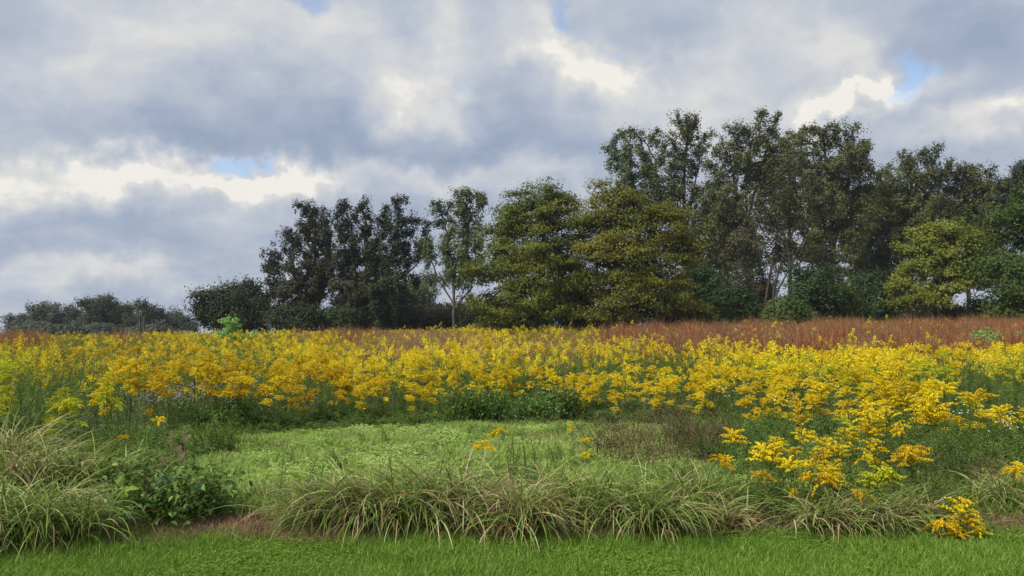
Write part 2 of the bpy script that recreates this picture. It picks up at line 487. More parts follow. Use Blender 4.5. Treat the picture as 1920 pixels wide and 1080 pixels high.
# ------------------------------------------------------------------ scatter by geometry nodes
def proto_collection(name, meshes):
    c = bpy.data.collections.new(name)
    for i, me in enumerate(meshes):
        o = bpy.data.objects.new('%s_%02d' % (name, i), me)
        c.objects.link(o)
    return c
def scatter(name, pts, rot, scl, idx, coll, label):
    me = bpy.data.meshes.new(name)
    pts = np.asarray(pts, np.float32)
    me.vertices.add(len(pts)); me.vertices.foreach_set('co', pts.ravel())
    a = me.attributes.new('rot', 'FLOAT_VECTOR', 'POINT'); a.data.foreach_set('vector', np.asarray(rot, np.float32).ravel())
    a = me.attributes.new('scl', 'FLOAT_VECTOR', 'POINT'); a.data.foreach_set('vector', np.asarray(scl, np.float32).ravel())
    a = me.attributes.new('idx', 'INT', 'POINT'); a.data.foreach_set('value', np.asarray(idx, np.int32))
    o = obj(name, me)
    ng = bpy.data.node_groups.new(name, 'GeometryNodeTree')
    ng.interface.new_socket('Geometry', in_out='INPUT', socket_type='NodeSocketGeometry')
    ng.interface.new_socket('Geometry', in_out='OUTPUT', socket_type='NodeSocketGeometry')
    N, L = ng.nodes, ng.links
    gi, go = N.new('NodeGroupInput'), N.new('NodeGroupOutput')
    ci = N.new('GeometryNodeCollectionInfo'); ci.inputs['Collection'].default_value = coll
    ci.inputs['Separate Children'].default_value = True; ci.inputs['Reset Children'].default_value = True
    ip = N.new('GeometryNodeInstanceOnPoints'); ip.inputs['Pick Instance'].default_value = True
    def na(n, ty):
        x = N.new('GeometryNodeInputNamedAttribute'); x.data_type = ty; x.inputs['Name'].default_value = n
        return x.outputs['Attribute']
    er = N.new('FunctionNodeEulerToRotation')
    L.new(na('rot', 'FLOAT_VECTOR'), er.inputs[0]); L.new(er.outputs[0], ip.inputs['Rotation'])
    L.new(na('scl', 'FLOAT_VECTOR'), ip.inputs['Scale']); L.new(na('idx', 'INT'), ip.inputs['Instance Index'])
    L.new(gi.outputs[0], ip.inputs['Points']); L.new(ci.outputs[0], ip.inputs['Instance'])
    L.new(ip.outputs[0], go.inputs[0])
    md = o.modifiers.new('scatter', 'NODES'); md.node_group = ng
    tag(o, label, None, None, 'stuff')
    return o
def rand_rot(n, tilt=.1):
    return np.stack([rng.normal(0, tilt, n), rng.normal(0, tilt, n), rng.uniform(0, 2 * np.pi, n)], 1)

# ------------------------------------------------------------------ trees
def grow(att, trunks, step, di, dk, iters=90):
    """space colonization; trunks: list of polylines sharing the foot"""
    P, par = [], []
    for tr in trunks:
        last = -1
        for i in range(len(tr) - 1):
            a, b = np.array(tr[i], float), np.array(tr[i + 1], float)
            n = max(1, int(np.linalg.norm(b - a) / step))
            for k in range(n):
                if i == 0 and k == 0:
                    if P and last < 0:
                        last = 0; continue
                    P.append(a); par.append(-1); last = 0; continue
                q = a + (b - a) * (k / n) + rng.normal(0, .05, 3) * step
                P.append(q); par.append(last); last = len(P) - 1
        P.append(np.array(tr[-1], float)); par.append(last)
    P = np.array(P); par = list(par)
    att = att.copy()
    near = np.zeros(len(att), int); dist = np.full(len(att), 1e9)
    def upd(i0, Pn):
        D = np.linalg.norm(att[:, None] - Pn[None], axis=2)
        m = D.argmin(1); d = D[np.arange(len(att)), m]
        b = d < dist
        near[b] = m[b] + i0; dist[b] = d[b]
    upd(0, P)
    PL = [P]; n = len(P)
    allP = P
    for it in range(iters):
        if len(att) == 0: break
        act = dist < di
        if not act.any():
            di *= 1.5
            if di > 60: break
            continue
        src, inv = np.unique(near[act], return_inverse=True)
        d = att[act] - allP[near[act]]
        d /= np.linalg.norm(d, axis=1, keepdims=True) + 1e-9
        S = np.zeros((len(src), 3)); np.add.at(S, inv, d)
        ln = np.linalg.norm(S, axis=1, keepdims=True)
        S = S / (ln + 1e-9) + rng.normal(0, .13, S.shape)
        S /= np.linalg.norm(S, axis=1, keepdims=True)
        new = allP[src] + S * step
        i0 = len(allP)
        allP = np.concatenate([allP, new]); par += list(src)
        upd(i0, new)
        keep = dist > dk
        # attractors that nobody gets nearer to are dropped after a while
        att = att[keep]; near = near[keep]; dist = dist[keep]
        if it > 0 and it % 14 == 0 and len(att):
            k2 = rng.random(len(att)) > .25
            att = att[k2]; near = near[k2]; dist = dist[k2]
    return allP, np.array(par)

def tree_mesh(att, trunks, step=.6, tip=.016, r0=.3, power=2.2, leaves=20000, lsize=.26, csig=(.45, .45), clump=18, extra=.5, tones=(.2, .8), flatk=False, dense=1):
    leaves = int(leaves * (1.75 if flatk else 1.2 if dense < 1 else 1.3)); lsize *= .78
    P, par = grow(att, trunks, step, step * 9, step * 1.7)
    n = len(P)
    rad = np.zeros(n); kids = np.zeros(n, int)
    acc = np.zeros(n)
    for i in range(n - 1, -1, -1):
        if acc[i] == 0: acc[i] = tip ** power
        rad[i] = acc[i] ** (1 / power)
        if par[i] >= 0:
            acc[par[i]] += acc[i]; kids[par[i]] += 1
    rad *= min(1.6, max(.5, r0 / rad[0])) if rad[0] > 0 else 1
    rad = np.maximum(rad, tip)
    tg = Geo()
    idx = np.where(par >= 0)[0]
    thick = rad[idx] > .05
    for sel, k in ((idx[thick], 6), (idx[~thick], 3)):
        if len(sel):
            ra = np.minimum(rad[par[sel]], rad[sel] * 1.35)
            v, f = tubes(P[par[sel]], P[sel], ra, rad[sel], k); tg.add(v, f)
    # root flare
    # leaf clumps
    tipn = np.where((rad < tip * 2.6) & (np.arange(n) > 5))[0]
    nc = max(10, leaves // clump)
    cs = P[rng.choice(tipn, nc)] if len(tipn) else P[rng.choice(n, nc)]
    ne = int(nc * extra)
    cs[:ne] = att[rng.integers(0, len(att), ne)]
    cs = cs + rng.normal(0, 1, cs.shape) * np.array([csig[0], csig[0], csig[1]]) * .5
    ct = rng.uniform(tones[0], tones[1], nc)
    c = np.repeat(cs, clump, 0)
    c = c + np.clip(rng.normal(0, 1, c.shape), -1.7, 1.7) * np.array([csig[0], csig[0], csig[1]]) * rng.uniform(.35, .95, (len(cs), 1)).repeat(clump, 0)
    big = (sn(cs[:, 0] + cs[:, 1], cs[:, 2], .55, float(att[0, 0])) * .5 + .5) * (tones[1] - tones[0]) + tones[0]
    tn = np.clip(np.repeat(.55 * big + .45 * ct, clump) + rng.normal(0, .06, len(c)), 0, 1)
    cg = Geo()
    o_ = c - np.repeat(cs, clump, 0)
    o_ = o_ / (np.linalg.norm(o_, axis=1, keepdims=True) + 1e-6)
    ax = c - np.array([0, 0, np.median(c[:, 2])]); ax = ax / (np.linalg.norm(ax, axis=1, keepdims=True) + 1e-6)
    nrm = o_ * .6 + ax * .6 + np.array([0, 0, .5]) + rvec(len(c)) * .75
    v, f, t = bits(c, lsize * rng.uniform(.6, 1.25, len(c)), tn, nrm=nrm)
    cg.add(v, f, t)
    return tg, cg

def lobes_to_att(lobes, Y, n, sub=1.0, seed=0, flat=1.0, depth=.85, vert=1.0):
    """lobes: (px, py, rx, ry[, weight[, dY]]) -> attractors in clusters, world coordinates"""
    out = []
    areas = np.array([l[2] * l[3] * (l[4] if len(l) > 4 else 1) for l in lobes], float); areas /= areas.sum()
    for l, a in zip(lobes, areas):
        dY = l[5] if len(l) > 5 else 0
        c = at(l[0], l[1], Y + dY); s = (Y + dY) / 1450
        rx, rz = l[2] * s, l[3] * s
        ry = max(rx, rz * .6) * depth
        k = max(5, int(n * a / 14))
        u = rvec(k) * (rng.random(k) ** .4)[:, None]
        cc = c + u * np.array([rx, ry, rz])
        m = int(n * a)
        w = rng.integers(0, k, m)
        sg = .20 * min(rx, rz) * sub + .25
        dv = rng.normal(0, 1, (m, 3))
        lean_ = (cc - np.array([c[0], c[1], c[2] - rz * 1.6])); lean_ /= np.linalg.norm(lean_, axis=1, keepdims=True)
        al = rng.normal(0, 1, m)[:, None] * lean_[w] * sg * (vert - 1.0) * 1.3
        pts = cc[w] + dv * np.array([sg * 1.2, sg * 1.2, sg * flat]) / (vert ** .5) + al
        pts[:, 2] = np.minimum(pts[:, 2], c[2] + rz * 1.02)
        out.append(pts)
    return np.concatenate(out)

BARK = bark_mat('bark_grey', (.035, .03, .025), (.11, .095, .08))
BARKL = bark_mat('bark_pale', (.08, .07, .055), (.2, .18, .15))
BARKR = bark_mat('bark_reddish', (.045, .032, .026), (.11, .08, .065))
CROWN = {
    'dark': leaf_mat('crown_dark', [(0.026, 0.038, 0.017), (0.046, 0.064, 0.028), (0.080, 0.096, 0.041)], .25, rnd=0, spec=.2),
    'darkbrown': leaf_mat('crown_dark_brown', [(0.032, 0.041, 0.020), (0.058, 0.065, 0.032), (0.109, 0.090, 0.043)], .25, rnd=0, spec=.2),
    'olive': leaf_mat('crown_olive', [(0.064, 0.078, 0.028), (0.125, 0.140, 0.044), (0.192, 0.207, 0.067)], .28, rnd=0, spec=.2),
    'grey': leaf_mat('crown_grey_green', [(0.072, 0.098, 0.048), (0.140, 0.173, 0.076), (0.227, 0.253, 0.119)], .28, rnd=0, spec=.2),
    'gold': leaf_mat('crown_gold', [(.04, .078, .014), (.14, .17, .02), (.29, .275, .036)], .3, rnd=0, spec=.2),
    'gold2': leaf_mat('crown_gold2', [(.048, .075, .014), (.15, .16, .02), (.29, .25, .034)], .3, rnd=0, spec=.2),
    'yel': leaf_mat('crown_yel', [(.07, .10, .02), (.19, .22, .03), (.32, .33, .045)], .3, rnd=0, spec=.2),
    'green': leaf_mat('crown_green', [(.045, .075, .018), (.085, .132, .028), (.14, .195, .04)], .3, rnd=0, spec=.2),
    'deep': leaf_mat('crown_deep', [(.025, .045, .015), (.045, .078, .024), (.075, .12, .036)], .25, rnd=0, spec=.2),
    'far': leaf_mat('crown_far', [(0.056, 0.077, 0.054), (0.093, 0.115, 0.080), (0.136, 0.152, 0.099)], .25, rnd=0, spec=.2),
    'brownv': leaf_mat('crown_brown', [(.045, .045, .024), (.085, .078, .038), (.13, .115, .06)], .25, rnd=0, spec=.2),
    'sap': leaf_mat('sapling_leaf', [(0.128, 0.272, 0.048), (0.224, 0.432, 0.080), (0.320, 0.544, 0.112)], .3, rnd=0, spec=.2),
}
def tree(name, label, Y, foot_px, lobes, crown, n_att=700, leaves=24000, lsize=.26, forks=None, r0=.3, bark=BARK,
         csig=(.42, .42), flat=1., group=None, cat='tree', step=.55, extra=.45, tones=(.15, .85), sub=1., clump=18, depth=.85, tip=.016, vert=1.0):
    global rng
    rng = np.random.default_rng(int(foot_px * 7 + Y))
    if name in ('poplar_tree', 'cottonwood_tree'): vert = 2.3; r0 *= 1.3; csig = (csig[0] * .82, csig[1] * .88); tip = .02
    foot = at(foot_px, 610, Y); gx, gy = foot[0], Y
    g = np.array([gx, gy, float(gz(gx, gy)) - .15])
    att = lobes_to_att(lobes, Y, n_att, sub, flat=flat, depth=depth, vert=vert)
    att[:, 2] = np.maximum(att[:, 2], g[2] + .5)
    tr = []
    for fk in (forks or [[(foot_px, lobes[0][1] + lobes[0][3] * .6)]]):
        pl = [g]
        for q in fk:
            w = at(q[0], q[1], Y + (q[2] if len(q) > 2 else 0)); pl.append(w)
        tr.append([p - g for p in pl])
    tg, cg = tree_mesh(att - g, tr, step=step, r0=r0, leaves=leaves, lsize=lsize, csig=csig, extra=extra, tones=tones, clump=clump, tip=tip, flatk=flat < .7, dense=0 if name == 'cottonwood_tree' else 1)
    root = bpy.data.objects.new(name, None); COL.objects.link(root); root.location = g
    root.empty_display_size = .3
    tag(root, label, cat, group)
    obj('trunk', tg.mesh('trunk', bark), root)
    obj('crown', cg.mesh('crown', CROWN[crown]), root)
    return root

WOOD = 'trees at the back of the meadow'
def build_trees():
    T = tree
    # far group on the left, beyond the crest
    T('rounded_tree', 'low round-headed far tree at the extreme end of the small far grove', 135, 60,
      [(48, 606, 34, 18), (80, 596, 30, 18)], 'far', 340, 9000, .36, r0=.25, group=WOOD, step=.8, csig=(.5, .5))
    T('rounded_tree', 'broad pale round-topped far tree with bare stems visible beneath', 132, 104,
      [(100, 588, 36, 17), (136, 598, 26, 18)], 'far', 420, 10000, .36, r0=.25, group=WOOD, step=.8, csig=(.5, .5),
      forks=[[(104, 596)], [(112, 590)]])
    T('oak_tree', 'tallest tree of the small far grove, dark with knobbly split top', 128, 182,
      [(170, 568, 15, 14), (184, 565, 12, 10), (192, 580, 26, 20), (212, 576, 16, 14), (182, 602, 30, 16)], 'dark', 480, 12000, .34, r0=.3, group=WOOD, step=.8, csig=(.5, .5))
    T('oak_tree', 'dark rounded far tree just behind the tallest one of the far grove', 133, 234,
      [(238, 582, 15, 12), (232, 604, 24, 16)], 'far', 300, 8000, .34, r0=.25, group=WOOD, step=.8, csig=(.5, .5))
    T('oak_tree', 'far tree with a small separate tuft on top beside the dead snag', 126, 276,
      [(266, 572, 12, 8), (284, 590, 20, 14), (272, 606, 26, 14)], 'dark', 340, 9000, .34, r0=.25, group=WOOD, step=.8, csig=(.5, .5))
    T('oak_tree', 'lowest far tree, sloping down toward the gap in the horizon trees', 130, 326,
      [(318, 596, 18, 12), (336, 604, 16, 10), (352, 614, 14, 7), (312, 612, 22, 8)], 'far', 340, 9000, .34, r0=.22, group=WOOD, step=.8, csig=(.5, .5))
    # dark group left of centre
    T('oak_tree', 'low broad dark tree leaning out at the open end of the woods', 74, 430,
      [(405, 574, 32, 28), (440, 560, 36, 26), (430, 595, 46, 22), (474, 548, 15, 24), (488, 580, 26, 32)], 'dark', 700, 21000, .27, r0=.3, group=WOOD,
      forks=[[(438, 585)], [(470, 580)]])
    T('cottonwood_tree', 'tall dark tree with one broad column top and stepped side boughs', 76, 595,
      [(588, 410, 30, 28), (578, 450, 34, 34), (612, 440, 18, 40), (540, 456, 24, 22), (508, 486, 18, 24), (520, 520, 30, 26), (578, 520, 44, 44), (560, 572, 50, 36), (612, 500, 22, 40)], 'darkbrown', 1500, 33000, .25, r0=.45, group=WOOD,
      forks=[[(592, 560), (590, 470)], [(592, 560), (545, 510)]], csig=(.34, .36), extra=.3, sub=.8)
    T('cottonwood_tree', 'tall dark tree with narrow gapped leafy spires next to the broad column', 75, 672,
      [(636, 420, 16, 36), (660, 402, 18, 24), (684, 400, 14, 28), (655, 455, 26, 34), (692, 455, 20, 30), (650, 515, 36, 36), (690, 520, 30, 36), (665, 575, 50, 34)], 'darkbrown', 1500, 31000, .25, r0=.5, group=WOOD,
      forks=[[(676, 560), (662, 480), (658, 420)], [(676, 560), (690, 480), (686, 415)]], csig=(.32, .36), extra=.3, sub=.8)
    T('cottonwood_tree', 'dark tree with two tufted tops and one long bare limb reaching sideways', 73, 724,
      [(745, 395, 16, 20), (722, 410, 14, 22), (742, 440, 20, 28), (776, 428, 14, 18), (716, 470, 24, 30), (762, 470, 22, 22), (800, 468, 13, 10), (730, 510, 30, 26), (724, 570, 46, 40)], 'dark', 1300, 27000, .25, r0=.5, group=WOOD,
      forks=[[(722, 580), (722, 530), (742, 450), (750, 400)], [(722, 580), (724, 530), (712, 470), (716, 420)], [(722, 580), (724, 530), (742, 527), (776, 502), (806, 468)]], csig=(.32, .36), extra=.25, sub=.8)
    T('young_tree', 'pale grey-green small tree filling the dip between two tall ones', 88, 775,
      [(772, 560, 30, 40), (800, 535, 18, 22), (790, 590, 40, 18)], 'grey', 500, 13000, .27, r0=.2, group=WOOD)
    T('cottonwood_tree', 'slender open tree with twin tops and a thin straight bare trunk', 72, 851,
      [(828, 396, 15, 22), (886, 384, 24, 24), (868, 402, 14, 30), (838, 436, 26, 24), (880, 430, 22, 30), (840, 482, 34, 26), (868, 510, 26, 26), (806, 470, 14, 20), (888, 470, 20, 24)], 'grey', 1200, 18000, .24, r0=.26, group=WOOD,
      forks=[[(851, 560), (849, 500), (832, 410)], [(851, 560), (854, 500), (884, 400)], [(851, 570), (822, 525), (806, 480)], [(851, 578), (884, 540), (892, 480)]], csig=(.34, .36), extra=.25, sub=.8)
    T('young_tree', 'small dark rounded tree low behind the slender twin-topped one', 90, 880,
      [(884, 585, 36, 24), (830, 592, 30, 20)], 'brownv', 420, 10000, .28, r0=.15, group=WOOD)
    # two gold green pin oaks
    T('pin_oak', 'broad yellow-green oak in tiers, its lowest boughs jutting toward the slender tree', 60, 1008,
      [(1022, 360, 34, 24), (975, 378, 26, 18), (1060, 385, 30, 24), (945, 418, 34, 26), (1010, 430, 50, 26), (925, 470, 30, 16), (960, 500, 66, 18), (900, 515, 36, 20), (985, 545, 66, 16), (920, 565, 44, 16), (1010, 585, 46, 14), (930, 600, 40, 14), (1060, 450, 26, 30), (1050, 505, 36, 24), (1000, 480, 60, 60), (985, 560, 70, 46), (1030, 400, 40, 40), (940, 450, 26, 40), (1078, 430, 26, 46), (1080, 500, 24, 40), (990, 400, 40, 36)],
      'gold', 2500, 50000, .20, r0=.32, flat=.55, csig=(.5, .2), group=WOOD, forks=[[(1010, 560), (1018, 470), (1022, 380)]], extra=.6, sub=1.1, tones=(.05, .95))
    T('pin_oak', 'widest yellow-green oak with ambered leaves and a dark forking trunk', 58, 1152,
      [(1142, 350, 32, 24), (1180, 372, 30, 22), (1100, 415, 32, 20), (1165, 420, 60, 26), (1240, 410, 42, 22), (1120, 470, 50, 22), (1210, 468, 66, 26), (1272, 470, 28, 40), (1100, 530, 36, 26), (1230, 525, 66, 22), (1180, 560, 60, 18), (1130, 590, 44, 16), (1250, 580, 46, 22), (1200, 605, 60, 12), (1180, 480, 80, 60), (1200, 560, 90, 44), (1150, 400, 50, 40), (1250, 430, 36, 40)],
      'gold2', 2700, 54000, .20, r0=.36, flat=.55, csig=(.5, .2), group=WOOD,
      forks=[[(1152, 560), (1146, 440), (1142, 370)], [(1152, 560), (1168, 525), (1200, 440)]], extra=.6, sub=1.1, tones=(.05, .95))
    # tall woods to the right
    T('poplar_tree', 'tall airy tree with finely tufted sloping top above the widest oak', 82, 1222,
      [(1160, 290, 28, 20), (1198, 265, 26, 20), (1185, 320, 40, 30), (1225, 300, 22, 34), (1215, 370, 50, 40)], 'grey', 1200, 19000, .26, r0=.4, group=WOOD,
      forks=[[(1228, 480), (1205, 350)], [(1228, 480), (1180, 320)], [(1228, 480), (1230, 300)]], csig=(.36, .4), extra=.25, sub=.8)
    T('poplar_tree', 'tall open round-topped tree with bright gaps among fine upper branches', 80, 1284,
      [(1288, 238, 34, 24), (1262, 260, 24, 24), (1312, 268, 22, 24), (1285, 300, 40, 34), (1262, 345, 34, 34), (1300, 400, 44, 44), (1310, 480, 46, 40), (1330, 560, 40, 40)], 'olive', 1700, 27000, .25, r0=.45, group=WOOD,
      forks=[[(1284, 450), (1282, 330), (1290, 250)], [(1284, 450), (1262, 340)], [(1284, 450), (1312, 300)]], csig=(.36, .4), extra=.3, sub=.8)
    T('poplar_tree', 'tallest tree of all, its loose crooked top above a straight dark trunk', 78, 1402,
      [(1432, 228, 18, 18), (1408, 248, 26, 20), (1376, 262, 26, 22), (1450, 262, 22, 20), (1400, 300, 52, 34), (1350, 310, 30, 34), (1430, 340, 44, 36), (1370, 385, 54, 40), (1345, 450, 44, 44), (1400, 470, 40, 36)], 'olive', 2000, 36000, .25, r0=.55, group=WOOD,
      forks=[[(1402, 480), (1398, 340), (1412, 250)], [(1402, 480), (1370, 300)], [(1402, 480), (1404, 400), (1440, 270)]], csig=(.36, .4), extra=.3, sub=.85)
    T('vine_draped_tree', 'brownish thin-leaved tree of many bare slanting stems leaning together', 70, 1440,
      [(1478, 330, 40, 34), (1500, 400, 40, 36), (1440, 420, 36, 30), (1390, 470, 36, 30), (1380, 540, 34, 34), (1500, 470, 36, 20)], 'brownv', 1100, 11500, .24, r0=.24, group=WOOD, bark=BARKR,
      forks=[[(1452, 540), (1472, 470), (1500, 400)], [(1436, 560), (1450, 480), (1466, 400)], [(1426, 570), (1400, 500), (1392, 440)], [(1456, 550), (1492, 480), (1520, 420)]], csig=(.4, .36), extra=.25)
    T('poplar_tree', 'tall full tree with a wide smooth dome between the tallest tree and a dip', 77, 1560,
      [(1540, 258, 34, 22), (1580, 262, 34, 24), (1612, 290, 22, 22), (1500, 280, 26, 24), (1560, 320, 64, 40), (1610, 350, 30, 40), (1520, 370, 50, 40), (1590, 420, 56, 44), (1530, 460, 44, 40)], 'olive', 2000, 40000, .25, r0=.5, group=WOOD,
      forks=[[(1560, 470), (1556, 360), (1545, 270)], [(1560, 470), (1590, 380), (1590, 280)]], csig=(.38, .4), extra=.35, sub=.9)
    T('poplar_tree', 'dark narrow tree of leafy spires standing over the yellow tree', 80, 1728,
      [(1742, 300, 24, 20), (1706, 310, 22, 22), (1768, 310, 14, 18), (1730, 350, 48, 34), (1680, 350, 30, 34), (1690, 420, 50, 44), (1750, 420, 50, 40)], 'olive', 1500, 31000, .26, r0=.45, group=WOOD,
      forks=[[(1726, 460), (1738, 320)], [(1726, 460), (1705, 330)]], csig=(.38, .4), extra=.35, sub=.85)
    T('poplar_tree', 'dark tree with an even sloping top behind the yellow tree and last big one', 82, 1815,
      [(1808, 332, 30, 20), (1838, 350, 22, 22), (1786, 350, 24, 26), (1820, 390, 50, 36), (1850, 420, 36, 40)], 'olive', 1200, 24000, .27, r0=.4, group=WOOD, csig=(.4, .4))
    T('poplar_tree', 'dark treetop peeking over the big green tree at the edge', 80, 1925,
      [(1908, 328, 18, 18), (1940, 330, 30, 26), (1920, 370, 50, 36)], 'dark', 900, 18000, .26, r0=.4, group=WOOD)
    T('poplar_tree', 'shaded tree filling the middle of the woods below the dip', 86, 1650,
      [(1645, 340, 26, 26), (1650, 400, 44, 44), (1640, 480, 60, 50), (1660, 560, 60, 40)], 'olive', 1200, 24000, .28, r0=.4, group=WOOD, csig=(.42, .42))
    T('poplar_tree', 'shaded tree with mottled leaves behind the slanting bare stems', 90, 1480,
      [(1470, 275, 26, 24), (1470, 330, 40, 40), (1460, 400, 30, 30)], 'olive', 800, 12000, .28, r0=.4, group=WOOD, csig=(.42, .42))
    T('poplar_tree', 'greyish full tree seen through the gap right of the slanting bare stems', 92, 1610,
      [(1600, 400, 44, 44), (1620, 500, 50, 50), (1560, 520, 40, 50)], 'olive', 800, 15000, .3, r0=.35, group=WOOD, csig=(.42, .42))
    T('poplar_tree', 'greyish full tree filling in behind the slanting bare stems', 94, 1350,
      [(1345, 380, 44, 40), (1370, 470, 50, 50), (1300, 500, 40, 50), (1450, 500, 30, 34)], 'olive', 900, 16000, .3, r0=.35, group=WOOD, csig=(.42, .42))
    T('maple_tree', 'bright yellow-green round tree in front of the dark woods', 62, 1775,
      [(1752, 430, 30, 22), (1790, 444, 36, 20), (1730, 462, 34, 18), (1840, 450, 34, 24), (1760, 480, 50, 24), (1720, 510, 32, 20), (1800, 520, 50, 26), (1694, 542, 22, 16), (1740, 555, 44, 24), (1700, 565, 24, 12), (1830, 500, 34, 30)],
      'yel', 1800, 24000, .23, r0=.3, flat=.6, csig=(.42, .24), group=WOOD, forks=[[(1772, 560), (1762, 490)], [(1776, 570), (1812, 510)], [(1770, 575), (1730, 540)]], extra=.45, sub=.95, tones=(.1, .95))
    T('maple_tree', 'big fresh green tree cut off by the edge of the view', 58, 1930,
      [(1930, 400, 50, 36), (1890, 420, 32, 30), (1960, 440, 50, 50), (1900, 480, 44, 40), (1950, 530, 60, 44), (1890, 560, 36, 36), (1930, 590, 60, 24)],
      'green', 1700, 34000, .23, r0=.35, flat=.8, csig=(.42, .3), group=WOOD, extra=.5)
    # understory
    U = [(1310, 555, 40, 50, 66, 'deep', 'dark green shrub between the amber oak and the slanting stems'),
         (1368, 575, 40, 34, 64, 'deep', 'low dark green shrub at the foot of the tallest tree'),
         (1520, 545, 46, 50, 64, 'deep', 'deep green shrub just past the slanting bare stems'),
         (1570, 570, 40, 40, 66, 'green', 'mid green shrub under the domed tall tree'),
         (1640, 560, 50, 54, 68, 'deep', 'darkest shrub filling the shade beside the yellow tree'),
         (1470, 590, 36, 22, 62, 'green', 'small green shrub below the slanting stems'),
         (1860, 590, 40, 26, 66, 'deep', 'dark shrub between the yellow and the fresh green tree'),
         (1770, 596, 50, 18, 66, 'brownv', 'brown-green shrub low under the yellow tree'),
         (1075, 560, 32, 46, 66, 'deep', 'dark shrub in the gap between the two gold oaks'),
         (1290, 600, 36, 16, 60, 'green', 'low green shrub at the amber oak end'),
         (770, 596, 34, 22, 80, 'brownv', 'brownish shrub under the pale small tree'),
         (640, 598, 50, 18, 74, 'deep', 'dark shrub at the foot of the gapped spires'),
         (545, 598, 50, 22, 73, 'dark', 'dark shrub at the foot of the broad column tree'),
         (840, 600, 50, 14, 78, 'brownv', 'thin brown shrub around the slender trunk'),
         (700, 590, 40, 24, 78, 'green', 'dull green shrub under the long bare limb'),
         (1110, 604, 46, 18, 68, 'deep', 'low dark shrub closing the foot of the widest oak'),
         (985, 606, 60, 16, 70, 'deep', 'low dark shrub behind the foot of the tiered oak'),
         (905, 604, 40, 18, 76, 'dark', 'low dark shrub between the slender trunk and the tiered oak'),
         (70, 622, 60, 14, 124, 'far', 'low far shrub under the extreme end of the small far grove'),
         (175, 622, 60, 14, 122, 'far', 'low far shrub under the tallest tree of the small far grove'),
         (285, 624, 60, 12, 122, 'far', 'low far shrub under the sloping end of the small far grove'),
         (1420, 560, 34, 44, 72, 'brownv', 'brown vine-covered shrub among the slanting stems')]
    for (px, py, rx, ry, Y, cr, lab) in U:
        tree('understory_shrub', lab, Y, px, [(px - rx * .4, py + ry * .2, rx * .6, ry * .8), (px + rx * .4, py + ry * .1, rx * .6, ry * .8), (px, py - ry * .35, rx * .6, ry * .6)],
             cr, 420, 9500, .25 if Y < 100 else .4, r0=.1, group='shrubs under the trees', cat='shrub', forks=[[(px - 6, py + ry * .3)], [(px + 8, py + ry * .2)]], step=.5)
    # dead snags beside the far grove
    for i, (px, top, lab) in enumerate([(262, 588, 'taller brown dead snag standing before the far grove'), (270, 594, 'shorter brown dead snag beside its taller twin')]):
        g = at(px, 610, 70); z0 = float(gz(g[0], 70)); ztop = at(px, top, 70)[2]
        G_ = Geo()
        pts = [np.array([0, 0, 0.]), np.array([.05, 0, (ztop - z0) * .5]), np.array([-.03, .02, ztop - z0])]
        for a, b, r1, r2 in zip(pts[:-1], pts[1:], (.16, .12), (.12, .07)):
            v, f = tubes([a], [b], r1, r2, 7); G_.add(v, f)
        for k in range(5):
            h = (ztop - z0) * rng.uniform(.4, .95); an = rng.uniform(0, 6.28)
            a = np.array([0.02, 0, h]); b = a + np.array([math.cos(an) * .3, math.sin(an) * .3, rng.uniform(.1, .35)])
            v, f = tubes([a], [b], .04, .015, 4); G_.add(v, f)
        o = obj('dead_snag', G_.mesh('snag', BARKR), None, (g[0], 70, z0))
        tag(o, lab, 'snag', 'dead snags')
    # saplings standing in the meadow
    tree('sapling', 'bright green leafy sapling poking above the goldenrods under the gap in the trees', 40, 430, [(430, 612, 9, 12), (424, 632, 15, 12), (440, 640, 12, 10)], 'sap', 160, 1500, .13, r0=.03,
         step=.2, csig=(.14, .14), group='saplings in the meadow', extra=.5)
    tree('sapling', 'dark green bushy sapling above the red grass before the big green tree', 33, 1858, [(1852, 630, 14, 9), (1862, 646, 12, 9), (1848, 645, 7, 12)], 'sap', 160, 1500, .11, r0=.03,
         step=.2, csig=(.12, .12), group='saplings in the meadow', extra=.5)
build_trees()

